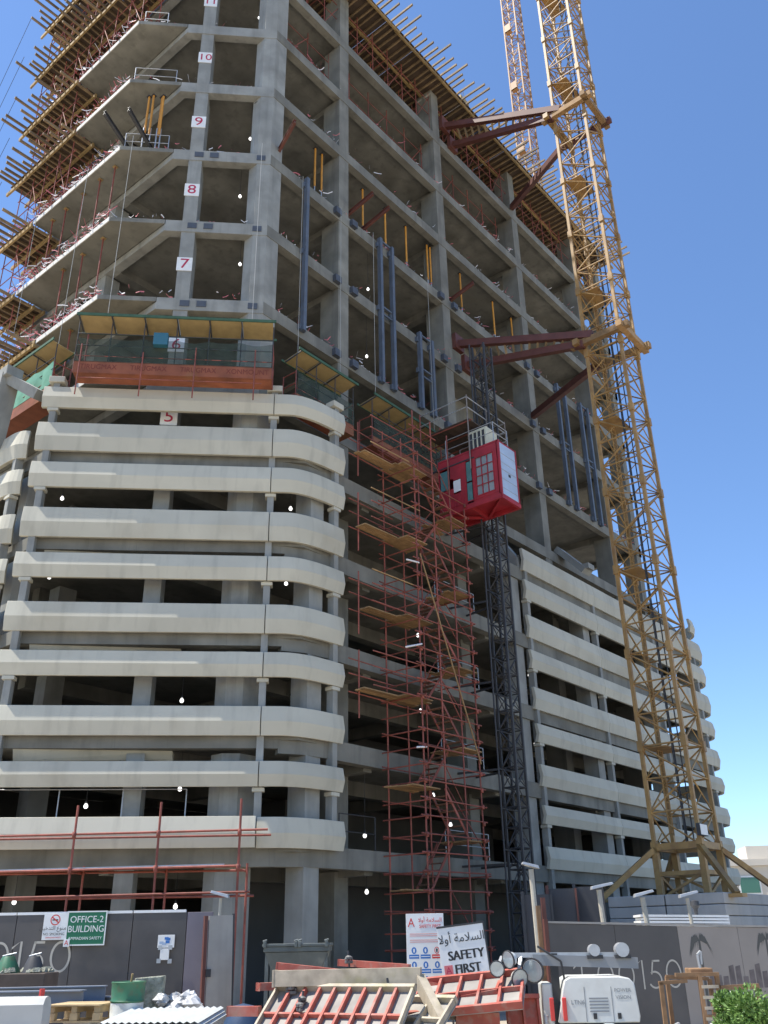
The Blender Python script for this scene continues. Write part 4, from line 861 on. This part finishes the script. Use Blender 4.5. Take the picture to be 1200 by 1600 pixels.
for i in range(12):
    px = 252 + 58 * ((i * 5) % 12) / 11; py = 1562 + (i % 4) * 6; d = 19.0 + (i % 3) * .25; b = MB(); n = 9; r = rnd.uniform(.14, .22)
    vs = [(r * math.sin(math.pi * j / 6) * math.cos(2 * math.pi * q / n) * rnd.uniform(.6, 1.35), r * math.sin(math.pi * j / 6) * math.sin(2 * math.pi * q / n) * rnd.uniform(.6, 1.3), r * .75 * math.cos(math.pi * j / 6) * rnd.uniform(.7, 1.2)) for j in range(7) for q in range(n)]
    b.add(vs, [(j * n + q, j * n + (q + 1) % n, (j + 1) * n + (q + 1) % n, (j + 1) * n + q) for j in range(6) for q in range(n)])
    o = b.build('plastic_sack', SACK); o.location = at(px, py, d); tag(o, 'crumpled pale plastic sack in the heap right of the drum', 'sack', 'crumpled plastic sacks')
t = fg('sheet_stack', 'white corrugated sheets stacked at the bottom left', 'metal sheets', 262, 17.3, R_(-5)); z = hz(262, 1594, 17.3); CS = mat('white_sheet', (.58, .60, .58), .5, .08, 3.)
for k in range(3):
    pr = []
    for i in range(29): pr.append((-.85 + .06 * i, (.03 if i % 2 else 0)))
    b = MB(); b.add([(x + .03 * k, y, z - .05 * k + h + (.0 if y < 0 else .12)) for x, h in pr for y in (-.7, .9)], [(2 * i, 2 * i + 2, 2 * i + 3, 2 * i + 1) for i in range(28)]); b.build('corrugated_sheet', CS, t)
bar('support', (0, 0, 0), (0, 0, z - .16), 1.2, 1.0, BARR, t)
for px, r, m, lab in ((18, .27, DG, 'green concrete bucket at the left edge'), (58, .24, DKST, 'dark concrete bucket beside the green one')):
    t = fg('concrete_bucket', lab, 'bucket', px, 22.0, 0, 'concrete buckets at the left'); zt = hz(px, 1494, 22)
    MB().lathe([(0, zt), (r * .45, zt), (r * .55, zt - .04), (r * 1.25, zt - .42), (r * 1.3, zt - .5)], 16).build('bucket_cone', m, t, smooth=True); MB().lathe([(r * 1.3, zt - .51), (r * 1.32, zt - .6), (r * 1.1, zt - .62)], 16).build('rim', GALV, t); pipe('handle', (-r * .5, 0, zt), (r * .6, 0, zt + .06), .02, GALV, t)
t = fg('rubble_bin', 'low bin of dark rubble under the concrete buckets', 'bin', 38, 22.0); zt = hz(38, 1520, 22); MB().box((-.95, -.45, 0), (.72, .45, zt)).build('bin_body', mat('bin_brown', (.10, .075, .06), .8, .3, 3.), t, bevel=.02)
b = MB()
for i in range(70): x, y, s_ = rnd.uniform(-.9, .68), rnd.uniform(-.44, .4), rnd.uniform(.03, .09); b.bar((x, y, zt), (x + rnd.uniform(-.05, .05), y + .03, zt + s_), s_ * 1.6, s_ * 1.3)
o = b.build('rubble', CRST, t); o['kind'] = 'stuff'
# hopper
t = fg('steel_hopper', 'dark steel concrete hopper in front of the ground floor', 'hopper', 467, 23.6); zt = hz(467, 1474, 23.6); HP = mat('hopper_steel', (.10, .115, .11), .6, .25, 3., dirt=.5, dcol=(.3, .29, .25))
MB().add([(-.5, -.45, zt - .75), (.5, -.45, zt - .75), (.5, .45, zt - .75), (-.5, .45, zt - .75), (-.72, -.6, zt - .18), (.72, -.6, zt - .18), (.72, .6, zt - .18), (-.72, .6, zt - .18)], UF).build('hopper_body', HP, t); MB().box((-.75, -.63, zt - .17), (.75, .63, zt - .06)).build('rim', HP, t, bevel=.01); MB().box((-.78, -.66, zt - .058), (.78, .66, zt)).build('rim', HP, t, bevel=.01)
for x in (-.72, .0, .08, .7): MB().box((x - .035, -.70, zt - .08), (x + .035, -.6, zt + .05)).tube((x - .05, -.66, zt + .05), (x + .05, -.64, zt + .08), .025, 6).build('clamp', HP, t, bevel=.01)
for x in (-.68, .68):
    for y in (-.5, .5): bar('leg', (x, y, 0), (x, y, zt - .18), .08, .08, HP, t)
# red formwork panels
DCL = mat('clamp_grey', (.16, .155, .145), .7, .3, 8., metal=.3)
RP = mat('formwork_red', (.42, .10, .07), .7, .3, 2.5, rust=.45, rcol=(.34, .22, .17), dirt=.55, dcol=(.40, .33, .27)); TANS = mat('worn_steel_edge', (.42, .36, .27), .7, .3, 4., dirt=.5, dcol=(.3, .27, .08)); PLG = mat('form_ply_grey', (.30, .28, .25), .8, .25, 3.)
def rpanel(label, px, py, d, W_, H_, yaw, tilt, roll=0., ribs=8, m=RP, face=True, edge=None, rails=(.5,)):
    t = fg('formwork_panel', label, 'formwork panel', px, d, 0, 'red formwork panels in the pile'); t.location.z = hz(px, py, d)
    t.rotation_euler = (Matrix.Rotation(RZ + yaw, 4, 'Z') @ Matrix.Rotation(tilt, 4, 'X') @ Matrix.Rotation(roll, 4, 'Y')).to_euler()
    # panel lies in local x-y, ribs along y, seen from its ribbed side (+z)
    MB().box((0, -H_, -.02), (W_, 0, 0)).build('sheet', PLG if face else m, t)
    for y in (-.06, -H_): bar('edge_rail', (0, y + .03, .055), (W_, y + .03, .055), .07, .12, edge or m, t)
    for i in range(ribs + 1): x = .035 + (W_ - .07) * i / ribs; bar('rib', (x, -H_ + .07, .05), (x, -.07, .05), .11 if False else .045, .10, m if 0 < i < ribs else (edge or m), t, up=(0, 0, 1))
    for f in rails:
        for i in range(ribs): x = .035 + (W_ - .07) * i / ribs; bar('cross_rail', (x + .03, -H_ * f, .045), (x + (W_ - .07) / ribs - .03, -H_ * f, .045), .04, .08, m, t)
    return t
rpanel('big red ribbed formwork panel leaning in front of the pile', 437, 1545, 18.6, 2.75, 1.9, R_(-24), R_(38), 0, 9, edge=TANS, rails=(.35, .7))
rpanel('red ribbed panel lying behind the safety boards to the right', 668, 1548, 19.4, 1.5, 1.1, R_(-14), R_(14), R_(-9), 4)
rpanel('red open panel frame at the right end of the pile', 782, 1556, 18.4, .62, 1.3, R_(6), R_(78), 0, 2, face=False, rails=(.45,))
rpanel('flat red panel under the tilted safety board', 655, 1538, 19.0, 2.0, 1.4, R_(-12), R_(20), R_(-5), 5)
rpanel('yellow-edged grey panel low in the middle of the pile', 640, 1562, 18.0, 1.0, 1.0, R_(-38), R_(36), 0, 2, m=TANS, edge=TANS)
def timber(label, pxa, pya, da, pxb, pyb, db, w, h, m, name='loose_beam', cat='beam', grp='loose beams in the pile'):
    a, b_ = at(pxa, pya, da), at(pxb, pyb, db); t = thing(name, label, cat, a, 0, grp); bar('beam', (0, 0, 0), b_ - a, w, h, m, t)
    bar('end_cap', (0, 0, 0), (b_ - a) * .012, w * 1.08, h * 1.08, m, t); return t
timber('thick pale steel beam along the top of the big red panel', 428, 1529, 18.4, 658, 1524, 17.9, .22, .26, TANS)
timber('upper red and tan beam behind the big red panel', 433, 1510, 19.6, 560, 1524, 19.3, .16, .14, RP)
timber('long red beam reaching right from the hopper', 530, 1504, 20.6, 640, 1512, 20.0, .14, .12, RP)
timber('short red beam left of the pile', 403, 1542, 19.0, 432, 1541, 19.2, .18, .13, RP)
timber('red timber lying low at the left of the pile', 357, 1580, 18.6, 406, 1580, 18.4, .15, .16, RP)
timber('grey concrete-stained beam in the right of the pile', 672, 1558, 18.6, 768, 1562, 18.5, .2, .2, PLG)
timber('lower grey beam in the right of the pile', 655, 1578, 18.0, 735, 1582, 18.0, .22, .24, PLG)
timber('red beam low in the right of the pile', 712, 1594, 17.8, 780, 1592, 17.8, .2, .2, RP)
timber('slanted red rail under the tilted board', 668, 1540, 18.9, 790, 1556, 18.6, .1, .14, RP)
timber('yellow-stained raking beam in the middle of the pile', 655, 1530, 17.9, 690, 1598, 17.2, .16, .2, TANS)
for i, (px, py, d) in enumerate(((455, 1551, 18.3), (472, 1568, 18.0), (468, 1578, 17.8), (607, 1548, 17.9), (545, 1503, 20.3))):
    t = thing('form_clamp', 'grey steel clamp on the red formwork, %s' % ['upper left', 'middle left', 'lower left', 'near its right end', 'by the upper red beam'][i], 'clamp', at(px, py, d), RZ + i, 'clamps on the red formwork')
    MB().box((-.1, -.03, -.03), (.1, .03, .03)).box((-.1, -.03, .031), (-.06, .03, .08)).box((.06, -.03, .031), (.1, .03, .08)).build('jaw', DCL, t, bevel=.015); MB().lathe([(.0, .05), (.07, .05), (.075, .09), (.03, .12), (0, .12)], 8).build('wing_nut', DCL, t); pipe('bolt', (-.02, 0, -.12), (.02, 0, .2), .02, DKST, t)
# ------------------------------------------------------------------ light tower trailer
t = fg('light_tower', 'white trailer light tower with folded mast in front of the right hoarding', 'light tower', 920, 18.6, R_(-4)); LTW = mat('trailer_white', (.62, .62, .58), .4, .08, 3., dirt=.35, dcol=(.4, .36, .3)); GRYP = mat('grey_plastic', (.22, .23, .24), .5); TYR = mat('tyre_rubber', (.03, .03, .03), .8)
z1 = hz(920, 1524, 18.6); wv = .68
MB().sweep([(0, -.6), (0, .5)], [(wv - .02, z1 - .72), (wv, z1 - .62), (wv - .04, z1 - .12), (wv - .12, z1 - .03), (wv - .3, z1), (-wv + .2, z1 + .0), (-wv + .1, z1 - .05), (-wv + .05, z1 - .2), (-wv - .06, z1 - .72)]).build('canopy', LTW, t, smooth=True, bevel=.02)
MB().box((-wv - .02, -.58, z1 - .95), (wv - .02, .48, z1 - .73)).build('chassis', DKST, t)
text_mesh('lettering', 'LTN6', .1, GRYP, t, (-.38, -.603, z1 - .4), TX, .002); text_mesh('lettering', 'POWER', .085, GRYP, t, (.42, -.603, z1 - .22), TX, .001); text_mesh('lettering', 'VISION', .085, GRYP, t, (.42, -.603, z1 - .33), TX, .001)
for x in (-.25, .22): MB().box((x - .006, -.604, z1 - .7), (x + .006, -.598, z1 - .16)).build('panel_seam', GRYP, t)
for i in range(5): MB().box((-.18, -.606, z1 - .55 + .05 * i), (.15, -.6, z1 - .53 + .05 * i)).build('vent_slat', GRYP, t)
for x in (-.1, .32): MB().box((x - .03, -.615, z1 - .66), (x + .03, -.6, z1 - .57)).build('latch', BLK, t)
for y in (-.72, .62):
    MB().tube((.12, y - .09, z1 - 1.1), (.12, y + .09, z1 - 1.1), .3, 20).build('wheel', TYR, t, smooth=True); MB().tube((.12, y - .10, z1 - 1.1), (.12, y + .10, z1 - 1.1), .17, 14).build('rim', GALV, t)
b = MB(); b.sweep([(-.0, -.86), (0, -.58)], [(.12 + .38 * math.cos(R_(a)), z1 - 1.1 + .38 * math.sin(R_(a))) for a in range(0, 181, 20)] + [(.12 + .34 * math.cos(R_(a)), z1 - 1.1 + .34 * math.sin(R_(a))) for a in range(180, -1, -20)]); b.build('mudguard', mat('mudguard_grey', (.36, .38, .39), .5), t, smooth=True)
for x in (-.62, -.84): MB().box((x - .035, -.66, z1 - .68), (x + .035, -.6, z1 - .32)).build('tail_lamp', REDS, t, bevel=.01)
bar('mast_post', (-.72, -.35, z1 - 1.0), (-.72, -.35, z1 + .38), .14, .14, BLK, t); MB().box((-.98, -.4, z1 - .95), (-.78, .4, z1 - .1)).build('rear_box', LTW, t, bevel=.03)
bar('folded_mast', (-1.1, -.35, z1 + .28), (.78, -.35, z1 + .2), .16, .18, GRYP, t); bar('folded_mast', (-1.5, -.32, z1 + .36), (.5, -.32, z1 + .34), .08, .08, GALV, t)
for x, r in ((.02, .1), (.52, .12)): MB().tube((x, -.5, z1 + .42), (x, -.2, z1 + .42), r, 14).build('winch', GALV, t); MB().box((x - .14, -.48, z1 + .28), (x + .14, -.22, z1 + .34)).build('winch_base', DKST, t)
for i, (x, z, s_, rz_) in enumerate(((-1.08, z1 + .12, .95, -.5), (-1.5, z1 + .3, .7, -.9), (-1.4, z1 + .0, .75, .5), (-1.75, z1 + .16, .62, -.3))):
    h = MB().lathe([(0, .17), (.07, .16), (.15, .08), (.2, -.04), (.205, -.09), (.19, -.10)], 20).build('lamp_housing', LTW, t, smooth=True); h.location = (x, -.42 - .1 * i, z); h.rotation_euler = (R_(-80), 0, rz_); h.scale = (s_, s_, s_)
    MB().lathe([(.198, -.1), (.225, -.1), (.225, -.06), (.203, -.05)], 20).build('lamp_rim', DKST, h)
    g = MB().lathe([(0, -.085), (.1, -.09), (.188, -.098)], 20).build('lamp_glass', GLS, h, smooth=True)
    bar('lamp_bracket', (x, -.35 - .1 * i, z), (x + .1, -.33, z1 + .33), .05, .05, GALV, t)
MB().path([(-1.0, -.45, z1 + .5), (-.6, -.5, z1 + .25), (-.55, -.5, z1 - .2), (-.5, -.55, z1 - .6)], .02).build('cable', BLK, t); pipe('jack', (-.95, -.5, 0), (-.95, -.5, z1 - .6), .045, GALV, t); bar('drawbar', (wv, 0, z1 - .9), (1.7, 0, z1 - .86), .1, .1, mat('mudguard_grey', (.3, .3, .3)), t)
# rusty machine frame
t = fg('winch_machine', 'rusty steel winch frame before the right hoarding', 'machine frame', 1065, 18.8); RST = mat('rusty_steel', (.26, .15, .075), .8, .4, 4., dirt=.4)
zt = hz(1065, 1522, 18.8)
for x, y, h in ((-.6, -.3, zt - .12), (-.3, .35, zt - .05), (.12, -.3, zt), (.45, -.25, zt), (.5, .35, zt - .1)): bar('upright', (x, y, 0), (x + .02, y, h), .07, .07, RST, t)
for p, q in (((-.62, -.3, zt - .13), (-.1, -.3, zt - .1)), ((-.3, -.3, zt), (.5, -.28, zt)), ((-.3, .35, zt - .05), (.5, .35, zt - .1)), ((-.6, -.3, .62), (.9, -.3, .66)), ((.1, -.3, .85), (.5, -.3, .85))): bar('rail', p, q, .07, .06, RST, t)
for i in range(4): bar('rung', (.14, -.32, zt - .2 - .17 * i), (.45, -.32, zt - .2 - .17 * i), .05, .05, TANS, t)
MB().box((.0, -.25, zt - .02), (.42, .1, zt + .1)).build('drum_cover', RST, t, bevel=.02); MB().path([(.2, -.2, zt + .1), (.19, -.2, zt + .32), (.26, -.2, zt + .38), (.24, -.2, zt + .16)], .025).build('hook', GALV, t)
MB().box((.62, -.4, .95), (.88, -.3, 1.25)).build('white_can', LTW, t, bevel=.03); MB().box((-.5, -.4, .35), (.3, .2, .6)).build('engine_block', RST, t, bevel=.03); MB().lathe([(0, .75), (.13, .75), (.14, .45), (.12, .42)], 14, (.3, -.42)).build('bucket', LTW, t, smooth=True)
MB().bar((-1.3, -.4, .32), (-.35, -.35, .72), .12, .12).build('tow_arm', GALV, t); bar('shelf', (.5, -.3, .9), (1.2, -.28, .92), .3, .05, RST, t); bar('shelf_post', (1.15, -.28, 0), (1.15, -.28, 1.3), .06, .06, RST, t); bar('shelf_rail', (.5, -.28, 1.3), (1.2, -.28, 1.32), .06, .08, RST, t)
# bush
t = fg('leafy_bush', 'bright green leafy bush in the lower right corner', 'bush', 1178, 14.5); LEAF = mat('bush_leaf', (.13, .23, .05), .55, .35, 6.); TWG = mat('twig_brown', (.12, .08, .05), .9)
zt = hz(1178, 1540, 14.5); b = MB(); cen = Vector((0.05, 0, zt - .5)); twb = MB()
lobes = [(Vector((rnd.uniform(-.72, .8), rnd.uniform(-.5, .5), rnd.uniform(-.5, .3))), rnd.uniform(.18, .34)) for _ in range(48)]
for c, r in lobes:
    twb.tube((0, 0, .1), cen + c, .012, 4)
    for i in range(600):
        v = Vector((rnd.gauss(0, 1), rnd.gauss(0, 1), rnd.gauss(0, 1))).normalized() * r * (rnd.random() ** .4); p = cen + c + v; L_ = rnd.uniform(.03, .06); dr = (v.normalized() + Vector((rnd.uniform(-.7, .7), rnd.uniform(-.7, .7), rnd.uniform(-.1, .9)))).normalized() * L_; sd_ = dr.cross(Vector((rnd.uniform(-1, 1), rnd.uniform(-1, 1), rnd.uniform(-1, 1)))).normalized() * L_ * .35
        b.add([p - dr * .5, p + sd_, p + dr * .7, p - sd_], [(0, 1, 2, 3)])
o = b.build('foliage', LEAF, t); o['kind'] = 'stuff'; twb.tube((0, 0, 0), (0, 0, .5), .05, 6).build('stem', TWG, t)
# things behind the right hoarding
for i, (px, py, d) in enumerate(((1000, 1432, 30), (1040, 1436, 30))):
    pass
t = fg('sheet_stack', 'pale stacked boards behind the right hoarding', 'board stack', 1066, 28.5, R_(-4)); z = hz(1066, 1430, 28.5)
for k in range(6): bar('board', (-1.2 + .05 * (k % 2), 0, z - .08 * k), (1.25, 0, z - .06 - .08 * k), 1.2, .06, WHT, t)
bar('crate', (0, 0, 0), (0, 0, z - .55), 2.0, 1.1, PLY, t)
t = fg('dark_stand', 'small dark equipment stand above the pale boards', 'equipment', 1094, 28.2); z = hz(1094, 1406, 28.2); MB().lathe([(0, z), (.12, z - .03), (.14, z - .15), (.06, z - .25), (.05, z - .4), (.2, z - .5), (.22, z - .7)], 12).build('head', DKST, t, smooth=True); bar('stand_column', (0, 0, 0), (0, 0, z - .7), .3, .3, DKST, t)
for i, (px, py, m) in enumerate(((822, 1398, DKST), (862, 1388, REDB), (905, 1384, DKST))):
    t = fg('site_container', ['dark site container right of the hoist base', 'red-framed dark panel beside the site container', 'dark panel left of the ballast'][i], 'site panel', px + 22, 31.0 + i * .3, R_(-8), 'dark site panels behind the right hoarding'); z = hz(px, py, 31); MB().box((-.42, 0, 0), (.42, .3, z)).build('panel', mat('panel_dark', (.05, .05, .055), .7), t); bar('frame', (-.45, -.03, 0), (-.45, -.03, z + .1), .1, .08, m, t); bar('frame', (.45, -.03, 0), (.45, -.03, z), .06, .06, m, t)
t = fg('rusty_post', 'rust-brown post pair left of the right hoarding', 'post', 846, 23.6); bar('post', (0, 0, 0), (-.02, 0, hz(846, 1415, 23.6)), .1, .1, RST, t); bar('post', (.16, .2, 0), (.14, .2, hz(852, 1402, 23.6)), .1, .1, REDB, t); bar('rail', (-.3, -.03, 1.4), (.3, -.03, 1.4), .06, .06, RST, t)
# distant building at the right edge
t = fg('white_house', 'pale distant building with green window at the right edge', 'building', 1215, 95.0, R_(-8)); z = hz(1215, 1352, 95); CRMW = mat('cream_wall', (.60, .55, .47), .8, .06, .5)
MB().box((-4.6, 0, 0), (12, 10, z)).build('wall', CRMW, t); MB().box((-4.9, -.3, z + .01), (12.2, 10.2, z + .6)).build('roof_parapet', CRMW, t); MB().box((-1.0, 2, z + .61), (4, 6, z + 2.0)).build('roof_room', CRMW, t)
for k in range(2):
    for x in (-2.6, 1.6, 5.4):
        w_ = MB().box((x - .1, -.1, z - 2.6 - 3.4 * k), (x + 2.0, -.01, z - .9 - 3.4 * k)).build('window', WHT, t); MB().box((x + .05, -.14, z - 2.45 - 3.4 * k), (x + 1.85, -.105, z - 1.05 - 3.4 * k)).build('pane', mat('green_glass', (.05, .16, .12), .1), w_)
t = fg('tarpaulin_bundle', 'dark blue bundle behind the gate leaf', 'tarpaulin', 385, 23.0); b = MB(); b.lathe([(0, .95), (.25, .9), (.42, .6), (.5, .2), (.52, 0)], 9); b.build('bundle', mat('tarpaulin_blue', (.03, .06, .12), .5), t, smooth=True)
